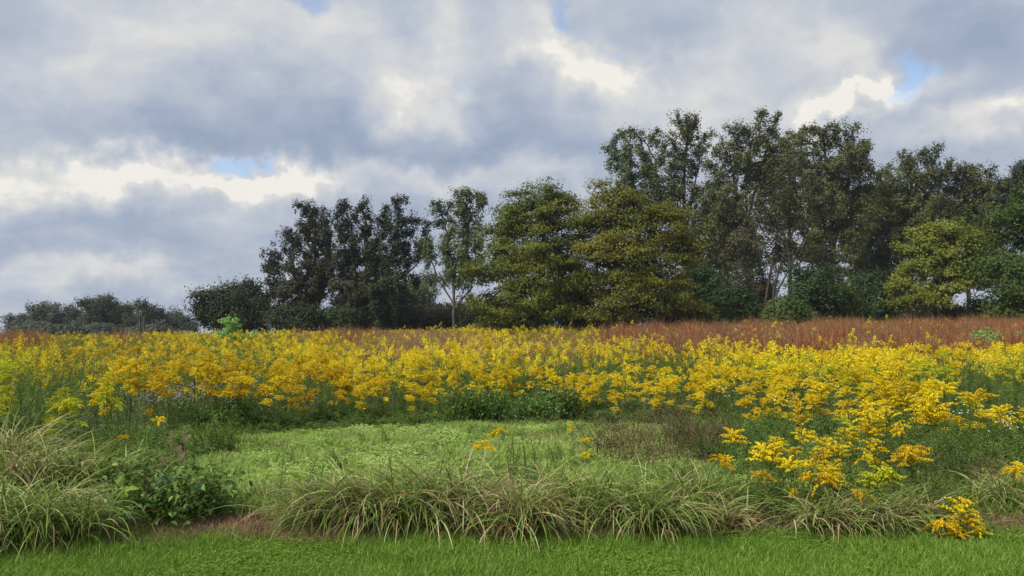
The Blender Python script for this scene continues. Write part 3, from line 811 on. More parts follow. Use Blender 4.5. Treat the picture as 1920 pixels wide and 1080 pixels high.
# ------------------------------------------------------------------ goldenrods
rng = np.random.default_rng(501)
def plume(style, R_, A, nbr, station, fsz, nper, tri=False):
    """flower head with its foot at the origin"""
    g = Geo(); st = Geo()
    u = (np.arange(nbr) + .5) / nbr
    if style == 'spire':
        Lb = R_ * (1 - u) ** .7 * rng.uniform(.8, 1.1, nbr) + .02; th0, th1 = R(40), R(88)
    elif style == 'star':
        Lb = R_ * (1 - .35 * u) * rng.uniform(.75, 1.15, nbr); th0, th1 = R(62) * (1 - u * .75), R(100)
    elif style == 'nod':
        Lb = R_ * (1 - .5 * u) * rng.uniform(.8, 1.2, nbr); th0, th1 = R(60), R(140)
    else:
        Lb = R_ * (1 - u) ** .55 * rng.uniform(.75, 1.15, nbr) + .03; th0, th1 = R(42), R(110)
    az = np.arange(nbr) * 2.4 + rng.normal(0, .3, nbr)
    if style == 'nod':
        az = rng.normal(0, .9, nbr)
    base = np.stack([rng.normal(0, .004, nbr), rng.normal(0, .004, nbr), u * A], 1)
    _, _, _, P = arch(base, az, Lb, .004, th0, th1, 6)
    # stems of the branchlets
    a, b = P[:, :-1].reshape(-1, 3), P[:, 1:].reshape(-1, 3)
    v, f = tubes(a[::1], b[::1], .0016, .0012, 3); st.add(v, f)
    v, f = tubes([[0, 0, -.01]], [[0, 0, A]], .003, .0015, 4); st.add(v, f)
    pts = []; wid = []
    for i in range(nbr):
        n = max(3, int(Lb[i] / station))
        s = np.linspace(.12, 1, n) * 6
        k = np.minimum(s.astype(int), 5); fr = s - k
        q = P[i, k] + (P[i, k + 1] - P[i, k]) * fr[:, None]
        w = fsz * (.75 + .9 * np.sin(np.clip(s / 6, 0, 1) * np.pi * .9))
        q = np.repeat(q, nper, 0); w = np.repeat(w, nper)
        q = q + rng.normal(0, 1, q.shape) * (w * .36)[:, None] + np.array([0, 0, fsz * .25])
        pts.append(q); wid.append(w)
    # the upright tip
    n = int(A * .5 / station) * nper
    q = np.stack([rng.normal(0, fsz * .4, n), rng.normal(0, fsz * .4, n), rng.uniform(.6, 1.08, n) * A], 1); pts.append(q); wid.append(np.full(n, fsz))
    pts = np.concatenate(pts); wid = np.concatenate(wid)
    v, f, t = bits(pts, wid * rng.uniform(.75, 1.2, len(pts)), np.clip(rng.normal(.5, .25, len(pts)), 0, 1), tri)
    g.add(v, f, t)
    return g, st

def stalk(H, nleaf, leaf_len, lean, bare=.15, spread=1.0):
    """stem with lance-shaped leaves, H metres tall; returns stem, leaves, tip"""
    sg, lg = Geo(), Geo()
    az = rng.uniform(0, 6.28)
    k = 6
    s = np.linspace(0, 1, k + 1)
    P = np.stack([np.sin(az) * lean * s ** 2, np.cos(az) * lean * s ** 2, s * H], 1)
    r = .0042 * (1 - .55 * s)
    v, f = tubes(P[:-1], P[1:], r[:-1], r[1:], 4); sg.add(v, f)
    u = np.linspace(bare, 1, nleaf)
    c = np.stack([np.interp(u, s, P[:, j]) for j in range(3)], 1)
    az = np.arange(nleaf) * 2.4 + rng.normal(0, .3, nleaf)
    L = leaf_len * (1.15 - .65 * u) * rng.uniform(.8, 1.2, nleaf) * spread
    v, f, t, _ = arch(c, az, L, L * .17, R(35), R(rng.uniform(95, 125)), 3, .3, np.clip(rng.normal(.5, .22, nleaf), 0, 1), prof=.5)
    lg.add(v, f, t)
    return sg, lg, P[-1]

# near prototypes: meshes kept apart so each near plant has its own parts
NEAR_STALK, NEAR_HEAD = [], []
for i in range(6):
    s_, l_, tip_ = stalk(1.0, 46, .105, [.03, .08, .14, .05, .20, .1][i])
    NEAR_STALK.append((s_.mesh('stem', M['gstem']), l_.mesh('leaves', M['gleaf']), tip_))
HSTY = ['pyramid', 'star', 'nod', 'spire', 'star', 'pyramid', 'nod']
HDIM = [(.16, .20, 18), (.165, .06, 17), (.18, .10, 13), (.085, .26, 20), (.14, .05, 15), (.14, .15, 15), (.15, .09, 12)]
for sty, (r_, a_, n_) in zip(HSTY, HDIM):
    row = {}
    g_, st_ = plume(sty, r_ * 1.12, a_, int(n_ * .95), .0075, .0088, 6)
    sm = st_.mesh('branchlets', M['gstem'])
    for key in ('gyel', 'gamb', 'glim', 'goch'):
        row[key] = join('flower_head', [(g_, M[key]), (st_, M['gstem'])])
    NEAR_HEAD.append(row)

# meadow prototypes (stem, leaves and head in one mesh), 9 flowering, 3 green
MEADOW = []
for key in ('gyel', 'gamb', 'glim', 'goch'):
    for sty, lean in (('pyramid', .05), ('star', .12), ('nod', .16)):
        s_, l_, tip_ = stalk(1.0, 44, .13, lean)
        parts = [(s_, M['gstem']), (l_, M['gleaf'])]
        for h in range(2):
            g_, st_ = plume(sty, rng.uniform(.08, .125), rng.uniform(.08, .16), 8, .018, .019, 2, True)
            off = tip_ + (np.zeros(3) if h == 0 else np.array([rng.normal(0, .08), rng.normal(0, .08), rng.uniform(-.42, -.05)]))
            g_.v = [x + off for x in g_.v]
            parts.append((g_, M[key]))
        MEADOW.append(join('meadow_plant', parts))
for i in range(3):
    s_, l_, tip_ = stalk(.98, 64, .14, .08)
    MEADOW.append(join('meadow_plant', [(s_, M['gstem']), (l_, M['gleaf'])]))
meadow_coll = proto_collection('meadow_prototypes', MEADOW)

def goldenrod(x, y, H, stalk_i, heads, label, rot=0., tilt=(0, 0), group=None, hscale=1.0):
    """heads: [(head index, colour key, dx, dz, scale)]"""
    z = float(gz(x, y))
    root = bpy.data.objects.new('goldenrod', None); COL.objects.link(root); root.location = (x, y, z - .01)
    root.rotation_euler = (tilt[0], tilt[1], rot); root.empty_display_size = .1
    tag(root, label, 'goldenrod', group)
    sm, lm, tip = NEAR_STALK[stalk_i]
    obj('stem', sm, root, scl=(1, 1, H)); obj('leaves', lm, root, scl=(1, 1, H))
    for hi, key, dx, dz, sc in heads:
        sc = sc * hscale
        obj('flower_head', NEAR_HEAD[hi][key], root, (tip[0] + dx, tip[1], H * tip[2] - .03 + dz), (rng.normal(0, .15), rng.normal(0, .15), rng.uniform(0, 6.28)), (sc,) * 3)
    return root

# zones in the meadow, given where they stand in the view
def zone(px, py, spec):
    w = np.zeros(len(px))
    for (cx, cy_, rx, ry, a) in spec:
        w = np.maximum(w, a * np.exp(-.9 * (((px - cx) / rx) ** 2 + ((py - cy_) / ry) ** 2)))
    return w
RED = [(1380, 632, 140, 32, 1.5), (1350, 650, 80, 22, 1.3), (1450, 662, 66, 26, 1.3), (1560, 624, 130, 26, 1.3), (1700, 628, 160, 28, 1.4), (1850, 622, 130, 28, 1.4), (2000, 630, 120, 30, 1.3), (1235, 620, 56, 26, 1.4), (1160, 618, 60, 12, .8), (0, 640, 60, 14, 1.1), (240, 622, 70, 6, .9), (640, 622, 60, 10, .8), (560, 620, 40, 5, .6)]
TAN = [(800, 645, 110, 24, 1.4), (860, 660, 80, 18, 1.1), (40, 662, 50, 8, .6), (950, 650, 60, 16, .7), (1060, 640, 80, 16, .8), (1150, 640, 60, 14, .5), (230, 690, 60, 12, .25), (330, 720, 60, 14, .25)]
GRN = [(1780, 720, 130, 30, .7), (60, 730, 110, 40, .55), (1260, 655, 60, 14, .5), (940, 690, 50, 14, .35), (130, 655, 90, 20, .45), (1640, 745, 200, 30, .4)]
AMB = [(300, 660, 260, 28, .8), (80, 665, 160, 26, .8), (560, 660, 120, 24, .7), (1740, 655, 160, 12, .7), (600, 740, 120, 40, .3), (950, 665, 60, 20, .5)]
LIM = [(120, 740, 160, 40, .8), (1700, 700, 240, 24, .45), (1830, 720, 140, 40, .7), (1450, 690, 140, 22, .5), (20, 700, 60, 40, .7)]

OCH = [(230, 650, 230, 26, 1.0), (100, 690, 120, 20, .6), (330, 690, 120, 26, .7), (700, 640, 130, 22, .6), (1050, 640, 150, 24, .9), (950, 670, 80, 14, .6), (1600, 680, 200, 20, .6), (1750, 660, 120, 16, .9), (1850, 690, 100, 14, .5)]
def front_edge(x):
    """nearest y of the meadow plants"""
    return np.interp(x, [-14, -9, -6.5, -4.6, -3, -1, 1.5, 3.0, 4.5, 6, 8, 14], [9.0, 9.2, 10.0, 12.3, 14.0, 14.9, 14.9, 14.3, 12.8, 11.2, 10.5, 10.3])

def build_meadow():
    n = 60000
    y = np.sqrt(rng.uniform(9.2 ** 2, 69 ** 2, n))
    x = rng.uniform(-1, 1, n) * (y * .70 + 2.5)
    e = front_edge(x)
    dens = np.interp(y, [9, 16, 26, 40, 60, 69], [.8, .8, .62, .46, .38, .34])
    keep = (y > e + rng.uniform(0, .7, n)) & (rng.random(n) < dens)
    x, y = x[keep], y[keep]; n = len(x)
    z = gz(x, y)
    big = sn(x, y, .32, 5); sm_ = sn(x, y, 1.3, 6)
    H = .97 + .10 * big + .10 * sm_ + rng.normal(0, .13, n)
    H *= np.interp(y - front_edge(x), [0, .6, 1.5, 3.2], [.42, .64, .88, 1.02])
    H *= np.interp(y, [15, 22, 60], [1.04, 1.0, .95])
    H += .22 * (sn(x, y, 2.2, 31) > .75)
    H = np.where(x > 4, H * np.interp(y, [9, 14, 18], [.80, .92, 1.0]), H)
    px, py = proj(x, y, z + H)
    jx = px + rng.normal(0, 22, n); jy = py + rng.normal(0, 4.5, n) + 9 * sn(x, y, .5, 9)
    red = zone(jx, jy, RED); tan = zone(jx, jy, TAN); grn = zone(jx, jy, GRN); amb = zone(jx, jy, AMB); lim = zone(jx, jy, LIM)
    r = rng.random(n)
    isred = (y > 25 + 3 * sn(x, 0, .5, 2)) & (red > .5) & (r < np.clip(red * 1.0, 0, .78 - .36 * (sn(x, y, .55, 33) > .25)))
    istan = ~isred & (y > 24) & (tan > .4) & (rng.random(n) < tan * (.62 + .3 * (sn(x, y, .6, 71) > 0)))
    g = ~isred & ~istan
    nonfl = g & (rng.random(n) < np.clip(grn * .7 + .10 + .35 * (sn(x, y, .8, 12) > .3) + .3 * (sn(x, y, .35, 19) > .5), 0, .9))
    # goldenrod grows in clones: each patch has its own height, colour and stage
    m = 1500
    cx = rng.uniform(-52, 52, m); cyy = np.sqrt(rng.uniform(81, 69 ** 2, m))
    cid = np.zeros(n, int)
    for a in range(0, n, 4000):
        d2 = ((x[a:a + 4000, None] - cx[None]) ** 2 + (y[a:a + 4000, None] - cyy[None]) ** 2)
        cid[a:a + 4000] = d2.argmin(1)
        H[a:a + 4000] += .10 * np.exp(-d2.min(1) / .5) - .04
    H = H + rng.normal(0, .09, m)[cid]
    stage = rng.random(m)[cid]
    nonfl = g & ((rng.random(n) < np.clip(grn * .5 + .24, 0, .9)) | (rng.random(m)[cid] < .08 + .08 * (y > 18) + grn * .6))
    nonfl &= ~((y - front_edge(x) < 1.3) & (rng.random(n) < .6))
    c = np.zeros(n, int)
    ra = rng.random(n) * .35 + stage * .65
    c[(ra < amb * .8 + .08)] = 1
    c[(rng.random(n) * .35 + rng.random(m)[cid] * .65 < lim * .7 + .12)] = 2
    och = zone(jx, jy, OCH)
    c[rng.random(n) * .35 + rng.random(m)[cid] * .65 < np.clip(och * .55 + .07 + .18 * np.clip((y - 22) / 20, 0, 1), 0, .85)] = 3
    idx = c * 3 + rng.integers(0, 3, n)
    idx[nonfl] = 12 + rng.integers(0, 3, nonfl.sum())
    # the 270 flowering plants that show largest stand alone as things
    flower = np.where(g & ~nonfl)[0]
    inview = flower[(np.abs(px[flower] - 960) < 985) & (py[flower] < 1000)]
    near = inview[np.argsort(y[inview] - .35 * (front_edge(x[inview]) < 0))][:262]
    # prefer the very front everywhere rather than only at the sides
    score = y[inview] - front_edge(x[inview]) * .55
    near = inview[np.argsort(score)][:262]
    ns = set(near.tolist())
    mask = np.array([i not in ns for i in range(n)])
    zonename = lambda q: ('along the far left stretch' if q < -5.5 else 'in the low dark front left of the mown strip' if q < -2.5 else 'behind the middle of the green strip' if q < 1.5 else 'behind the dead brown weeds' if q < 4 else 'in the taller stand at the right')
    cn = {'gyel': 'yellow', 'gamb': 'amber', 'glim': 'lime-yellow', 'goch': 'dull ochre'}
    for i in near:
        key = ('gyel', 'gamb', 'glim', 'goch')[c[i]]
        si = int(rng.integers(0, 6))
        hd = [(int(rng.choice([0, 1, 2, 5])), key, 0, 0, rng.uniform(.85, 1.15))]
        for k in range(int(rng.integers(1, 4))):
            hd.append((int(rng.choice([4, 5, 6, 1])), key, rng.normal(0, .1), -rng.uniform(.03, .36), rng.uniform(.7, 1.0)))
        px_ = px[i]
        where = ('by the left frame edge' if px_ < 200 else 'left of the purple asters' if px_ < 300 else 'above the purple asters' if px_ < 470 else 'beside the rounded green bush' if px_ < 600 else
                 'in the dense dark-stemmed front' if px_ < 740 else 'left of the tall green bush' if px_ < 850 else 'over the tall green bush' if px_ < 960 else
                 'behind the white-flecked asters' if px_ < 1120 else 'behind the dead brown weeds' if px_ < 1270 else 'right of the dead weeds' if px_ < 1400 else 'behind the spire goldenrod' if px_ < 1560 else 'behind the foreground stand' if px_ < 1760 else 'by the right frame edge')
        rank = 'foremost' if y[i] - front_edge(x[i]) < .45 else 'second-row' if y[i] - front_edge(x[i]) < .9 else 'third-row' if y[i] - front_edge(x[i]) < 1.5 else 'deeper-set'
        hw = 'tall' if H[i] > 1.05 else 'short' if H[i] < .82 else 'mid-height'
        hs = {0: 'pyramid-headed', 5: 'pyramid-headed', 1: 'star-headed', 2: 'nodding'}[hd[0][0]]
        goldenrod(x[i], y[i], H[i], si, hd, '%s %s %s %s-plumed %s meadow goldenrod %s' % (rank, hw, hs, {2: 'two', 3: 'three', 4: 'four'}[len(hd)], cn[key], where), rng.uniform(0, 6.28), (rng.normal(0, .06), rng.normal(0, .06)), 'goldenrods in the front row of the meadow')
    s = g & mask
    k = int(s.sum())
    sc = np.stack([np.full(k, 1.), np.full(k, 1.), H[s]], 1) * np.array([1, 1, 1.])
    w = np.interp(y[s], [10, 25, 60], [1.0, 1.08, 1.35])
    sc[:, 0] *= w; sc[:, 1] *= w
    scatter('goldenrod_meadow', np.stack([x[s], y[s], z[s] - .02], 1), rand_rot(k, .17), sc, idx[s], meadow_coll, 'mass of yellow goldenrods covering the rise up to the trees')
    return x[isred], y[isred], x[istan], y[istan]
rng = np.random.default_rng(77)
rx_, ry_, tx_, ty_ = build_meadow()
rng = np.random.default_rng(502)

# red and tan bunch grass on the rise
def grass_clump(n, H, spread, W, th, mat, seedy=True):
    g = Geo()
    b = np.stack([rng.normal(0, spread, n), rng.normal(0, spread, n), np.zeros(n)], 1)
    v, f, t, P = arch(b, rng.uniform(0, 6.28, n), H * rng.uniform(.6, 1.1, n), W, R(3), R(th) * rng.uniform(.2, 1.2, n), 3, 1., np.clip(rng.normal(.5, .28, n), 0, 1), prof=.35)
    g.add(v, f, t)
    if seedy:
        tips = P[:, 2:4].reshape(-1, 3)
        c = np.repeat(tips, 2, 0) + rng.normal(0, .03, (len(tips) * 2, 3))
        v, f, t = bits(c, .03, np.clip(rng.normal(.65, .25, len(c)), 0, 1)); g.add(v, f, t)
    return g
red_coll = proto_collection('bluestem_prototypes', [grass_clump(38, h_, .09, .019, 24, M[k_], k_ == 'red2').mesh('bluestem', M[k_]) for k_, h_ in (('red', 1.1), ('red', 1.35), ('red', 1.6), ('red2', 1.15), ('red2', 1.5))])
tan_coll = proto_collection('tan_grass_prototypes', [grass_clump(40, 1.05, .10, .012, 34, M['tan']).mesh('tan_grass', M['tan']) for _ in range(4)])
def dens_up(x, y, k, s):
    x = np.repeat(x, k) + rng.normal(0, s, len(x) * k); y = np.repeat(y, k) + rng.normal(0, s, len(y) * k)
    return x, y
for nm, (xx, yy), cl, m_, lab in (('red_bluestem_grass', dens_up(rx_, ry_, 3, .3), red_coll, 5, 'dense rust-red bunch grass along the crest before the trees'),
                                  ('tan_meadow_grass', dens_up(tx_, ty_, 3, .35), tan_coll, 4, 'tan-brown dry grass patches among the goldenrods')):
    k = len(xx); sc = (.80 + .22 * sn(xx, yy, .5, 4) + .16 * sn(xx, yy, 1.3, 7) + rng.normal(0, .15, k)).clip(.4, 1.7)
    scatter(nm, np.stack([xx, yy, gz(xx, yy) - .02], 1), rand_rot(k, .06), np.stack([np.full(k, 1.3), np.full(k, 1.3), sc], 1), rng.integers(0, m_, k), cl, lab)

# ------------------------------------------------------------------ lawn
def patch_mesh(n, rad, Hm, W, th0, th1, mat, segs=3, tones=(.5, .22), extra=None):
    g = Geo()
    r = rad * np.sqrt(rng.random(n)); a = rng.uniform(0, 6.28, n)
    b = np.stack([r * np.cos(a), r * np.sin(a), np.zeros(n)], 1)
    v, f, t, _ = arch(b, rng.uniform(0, 6.28, n), Hm * rng.uniform(.5, 1.3, n), W * rng.uniform(.7, 1.3, n), R(th0) * rng.uniform(0, 1.5, n), R(th1) * rng.uniform(.4, 1.4, n), segs, .8, np.clip(rng.normal(tones[0], tones[1], n), 0, 1))
    g.add(v, f, t)
    if extra: extra(g, rad)
    return g.mesh('patch', mat)
def clovers(n, sz, h):
    def fn(g, rad):
        r = rad * np.sqrt(rng.random(n)); a = rng.uniform(0, 6.28, n)
        c = np.stack([r * np.cos(a), r * np.sin(a), h * rng.uniform(.4, 1.1, n)], 1)
        for k in range(3):
            an = rng.uniform(0, 6.28, n)
            d = np.stack([np.cos(an), np.sin(an), rng.uniform(-.2, .5, n)], 1)
            nn = np.stack([rng.normal(0, .35, n), rng.normal(0, .35, n), np.ones(n)], 1)
            v, f, t = leafs(c, d, nn, sz * rng.uniform(.7, 1.4, n), sz * .7, np.clip(rng.normal(.62, .2, n), 0, 1)); g.add(v, f, t)
    return fn
lawn_coll = proto_collection('lawn_patches', [patch_mesh(230, .22, [.06, .075, .085, .10][i_], .0045 + .0008 * i_, 10, 80, M['lawn'], 3, ([.38, .5, .55, .66][i_], .27)) for i_ in range(4)] +
                             [patch_mesh(130, .22, .06, .0045, 15, 85, M['lawn'], 3, (.5, .25), clovers(50, .014, .045)) for _ in range(2)])
lawn_dry_coll = proto_collection('lawn_dry_patches', [patch_mesh(16, .2, .12, .0045, 20, 95, M['dry'], 3, (.55, .25)), patch_mesh(22, .2, .16, .006, 15, 80, M['strip'], 3, (.6, .25))])
def build_lawn():
    n = 5200
    x = rng.uniform(-6.8, 6.8, n); y = rng.uniform(3.9, 7.2, n)
    k = y < edge_y(x) - .02 + .12 * sn(x, y, 4, 8) + rng.exponential(.07, n)
    x, y = x[k], y[k]; n = len(x)
    wide = sn(x, y, .8, 14)
    sz = (1.0 + .2 * sn(x, y, 1.5, 15)) * np.interp(y - edge_y(x), [-.5, -.1, .1], [1, 1.25, 1.5])
    sz *= 1 + .5 * (rng.random(n) < .04)
    idx = np.where((wide > .35) | (rng.random(n) < .1), 4 + rng.integers(0, 2, n), np.clip((sn(x, y, .9, 61) * 1.4 + 1.5 + rng.normal(0, .8, n)).astype(int), 0, 3))
    s = np.stack([np.full(n, 1.), np.full(n, 1.), sz], 1)
    scatter('lawn_grass', np.stack([x, y, gz(x, y) - .005], 1), rand_rot(n, .05), s, idx, lawn_coll, 'short bright green lawn grass in front of the tussocks')
build_lawn()
def build_lawn_dry():
    n = 420
    x = rng.uniform(-6.5, 6.5, n); y = rng.uniform(4.2, 6.7, n)
    k = (sn(x, y, 1.9, 81) > .25) & (y < edge_y(x) + .1); x, y = x[k], y[k]; n = len(x)
    scatter('dry_grass_in_lawn', np.stack([x, y, gz(x, y)], 1), rand_rot(n, .1), np.stack([np.full(n, .8), np.full(n, .8), rng.uniform(.3, .55, n)], 1), rng.integers(0, 2, n), lawn_dry_coll, 'dry and yellowing blades mixed into the lawn')

# ------------------------------------------------------------------ thatch at the lawn edge and herbs of the green strip
thatch_coll = proto_collection('thatch_patches', [patch_mesh(170, .2, .13, .0035, 50, 95, M['thatch'], 3, (.5, .25)) for _ in range(3)] + [patch_mesh(90, .2, .16, .004, 45, 95, M['dry'], 3, (.45, .25)) for _ in range(2)])
def build_thatch():
    n = 2100
    x = rng.uniform(-7, 7, n); y = edge_y(x) + rng.normal(.18, .22, n)
    k = (y > edge_y(x) - .12); x, y = x[k], y[k]; n = len(x)
    scatter('dry_thatch', np.stack([x, y, gz(x, y) - .005], 1), rand_rot(n, .12), np.stack([np.ones(n), np.ones(n), rng.uniform(.4, 1.1, n)], 1), rng.choice([0, 1, 2, 3, 4], n, p=[.22, .22, .22, .17, .17]), thatch_coll, 'reddish brown dead grass matted along the lawn edge')
build_thatch()
build_lawn_dry()
strip_coll = proto_collection('strip_patches', [patch_mesh(120, .3, .14, .010, 20, 100, M['strip'], 3, (.5, .25)) for _ in range(3)] +
                              [patch_mesh(60, .3, .10, .006, 20, 100, M['strip'], 3, (.5, .25), clovers(110, .035, .08)) for _ in range(3)] +
                              [patch_mesh(80, .3, .13, .006, 35, 95, M['dry'], 3, (.5, .25)) for _ in range(1)])
def build_strip():
    n = 9000
    y = np.sqrt(rng.uniform(7.2 ** 2, 17.5 ** 2, n)); x = rng.uniform(-1, 1, n) * (y * .72 + 1.5)
    k = y < front_edge(x) + 2.0
    x, y = x[k], y[k]; n = len(x)
    a = sn(x, y, .9, 21); b = sn(x, y, 1.7, 22)
    idx = np.where(a > .1, 3 + rng.integers(0, 3, n), rng.integers(0, 3, n))
    idx = np.where((b > .62) | (rng.random(n) < .06), 6, idx)
    h = (1 + .4 * b + .2 * rng.normal(size=n)).clip(.4, 2) * np.interp(y, [7, 9, 14], [1.25, .95, .8])
    scatter('green_strip_herbs', np.stack([x, y, gz(x, y) - .005], 1), rand_rot(n, .08), np.stack([np.ones(n), np.ones(n), h], 1), idx, strip_coll, 'mown light green strip of mixed herbs behind the tussocks')
build_strip()

# leafy weeds along the foot of the meadow
def weed_mesh(H, nst, ll, mat):
    g = Geo()
    for s in range(nst):
        sg, lg, _ = stalk(H * rng.uniform(.6, 1.1), 22, ll, rng.uniform(.02, .25), .05)
        off = np.array([rng.normal(0, .11), rng.normal(0, .11), 0])
        v, f, t = lg.arrays(); g.add(v + off, f[0], t)
        v, f, t = sg.arrays(); g.add(v + off, f[0], t * .3)
    return g.mesh('weed', mat)
weed_coll = proto_collection('weed_prototypes', [weed_mesh(.5, 7, .12, M['gleaf']) for _ in range(3)] + [weed_mesh(.42, 7, .13, M['bush']) for _ in range(2)] + [weed_mesh(.34, 6, .12, M['bushl']) for _ in range(2)])
def build_weeds():
    n = 2600
    x = rng.uniform(-11, 13, n); off = rng.exponential(.9, n) - .35; y = front_edge(x) + off
    px, _ = proj(x, y, gz(x, y))
    grn = zone(px, px * 0, [(940, 0, 130, 1, 1), (1060, 0, 100, 1, .8)])
    idx = np.where(rng.random(n) < grn, 3 + rng.integers(0, 3, n), rng.choice([0, 1, 2, 3, 4, 5, 6], n, p=[.16, .16, .16, .14, .14, .12, .12]))
    h = rng.uniform(.45, 1.25, n) * np.interp(off, [-.35, .3, 1.5], [.35, .6, .85]) * (1 + .35 * sn(x, y, 1.2, 41))
    # taller herbs closing the strip off at the right and at the far left
    m = 900
    x2 = np.concatenate([rng.uniform(2.4, 9.5, m), rng.uniform(-7.5, -3.6, 260)]); y2 = np.concatenate([rng.uniform(8.0, 12.5, m), rng.uniform(8.4, 11.5, 260)])
    hole = (sn(x2, y2, .8, 44) < -.35) & (x2 > 0)
    x2, y2 = x2[~hole], y2[~hole]
    x = np.concatenate([x, x2]); y = np.concatenate([y, y2]); h = np.concatenate([h, rng.uniform(.35, .95, len(x2)) * np.interp(y2, [8, 9.5, 12], [.6, .9, 1.1])]); idx = np.concatenate([idx, rng.choice(7, len(x2), p=[.2, .2, .2, .08, .08, .12, .12])])
    n = len(x)
    scatter('meadow_edge_weeds', np.stack([x, y, gz(x, y) - .01], 1), rand_rot(n, .1), np.stack([np.ones(n) * 1.1, np.ones(n) * 1.1, h], 1), idx, weed_coll, 'dark leafy weeds crowding the foot of the meadow')
build_weeds()
def build_strip_clumps():
    n = 700
    y = np.sqrt(rng.uniform(7.8 ** 2, 15 ** 2, n)); x = rng.uniform(-1, 1, n) * (y * .7)
    k = (y < front_edge(x)) & (sn(x, y, 1.1, 51) > -.1); x, y = x[k], y[k]; n = len(x)
    scatter('low_strip_weeds', np.stack([x, y, gz(x, y) - .01], 1), rand_rot(n, .15), np.stack([np.ones(n) * .8, np.ones(n) * .8, rng.uniform(.2, .6, n)], 1), rng.choice([0, 1, 2, 5, 6], n, p=[.1, .1, .1, .35, .35]), weed_coll, 'low broad-leaved weeds dotted over the green strip')
build_strip_clumps()

# ------------------------------------------------------------------ grass tussocks at the lawn edge
rng = np.random.default_rng(503)
def tussock(px, py, Y, W, H, n, dry, label, spread=.13, lean=0., group='grass tussocks along the lawn edge', wid=.0145):
    """foot seen at px,py at distance Y; W half reach, H height"""
    Y -= .10
    p = at(px, py, Y); x, y = p[0], Y
    z = float(gz(x, y))
    root = bpy.data.objects.new('grass_tussock', None); COL.objects.link(root); root.location = (x, y, z - .01); root.empty_display_size = .1
    tag(root, label, 'grass tussock', group)
    n = int(n * 1.5); H *= .93
    for nm, cnt, mat, up in (('green_grass_blades', int(n * (1 - dry)), M['tuss'], 1.0), ('dry_grass_blades', int(n * dry), M['dry'], .92)):
        b = np.stack([rng.normal(0, spread, cnt), rng.normal(0, spread * .7, cnt), np.zeros(cnt)], 1)
        az = rng.uniform(0, 6.28, cnt) if lean == 0 else rng.normal(lean, 1.2, cnt)
        # many blades fall towards the lawn
        sel = rng.random(cnt) < .45
        az = np.where(sel, rng.normal(np.pi, .75, cnt), az)
        L = (H * 1.5 * rng.uniform(.5, 1.2, cnt)) * up
        v, f, t, _ = arch(b, az, L, wid * rng.uniform(.6, 1.35, cnt), R(16) * rng.uniform(0, 2.8, cnt), R(150) * rng.uniform(.45, 1.1, cnt), 8, .55, np.clip(rng.normal(.5, .26, cnt), 0, 1), floor=.004, prof=.6)
        g = Geo(); g.add(v, f, t)
        obj(nm, g.mesh(nm, mat), root)
    return root
TS = [ # px, py, Y, W, H, n, dry, label
 (-20, 1000, 6.35, .4, .62, 420, .22, 'dark strap-leaved tussock cut by the frame at the lawn edge'),
 (70, 1005, 6.45, .4, .60, 460, .20, 'tall green tussock spilling over the lawn at the far left corner'),
 (150, 998, 6.6, .4, .50, 380, .30, 'tussock just left of the leafy bramble with pale bent blades'),
 (40, 905, 7.7, .4, .66, 420, .45, 'taller straw-mixed tussock behind the far left ones'),
 (130, 900, 8.0, .4, .58, 400, .30, 'pale green tussock behind the left corner tussocks'),
 (215, 890, 8.2, .4, .45, 300, .25, 'bluish green floppy tussock above the bramble'),
 (20, 860, 9.2, .4, .70, 400, .5, 'straw-coloured fountain of grass farthest back at the left'),
 (620, 975, 7.0, .4, .55, 400, .30, 'tussock at the left end of the long middle row'),
 (690, 972, 6.95, .4, .62, 460, .38, 'tall reddish-tinged tussock second in the middle row'),
 (770, 975, 6.95, .4, .60, 460, .36, 'wide tussock in the middle row with tan fallen blades'),
 (850, 965, 7.1, .4, .62, 440, .36, 'tussock beside the small heap of dead straw'),
 (915, 975, 6.95, .4, .42, 240, .80, 'small heap of dead straw between green tussocks'),
 (985, 985, 6.8, .4, .60, 480, .50, 'tussock with a long tan bundle combed toward the lawn'),
 (1060, 955, 7.3, .4, .52, 400, .25, 'fresh green tussock behind the tan-bundled one'),
 (1130, 965, 7.1, .4, .52, 440, .25, 'flat combed-over green tussock in the right middle'),
 (1220, 975, 6.9, .4, .52, 480, .30, 'tussock with stiff pale blades hanging onto the lawn'),
 (1290, 945, 7.5, .4, .46, 380, .30, 'low tussock behind the stiff pale-bladed one'),
 (1345, 975, 7.0, .4, .36, 280, .55, 'small matted tussock left of the foreground goldenrods'),
 (1555, 985, 6.9, .4, .42, 380, .45, 'shaded tussock beneath the orange goldenrods'),
 (1640, 985, 6.9, .4, .42, 380, .40, 'shaded tussock beneath the lime-green goldenrod'),
 (1720, 975, 7.05, .4, .40, 320, .40, 'dark tussock at the right end of the foreground goldenrods'),
 (1880, 940, 7.6, .4, .40, 300, .35, 'loose green tussock near the right edge behind the bare bank'),
]
for a in TS: tussock(*a)

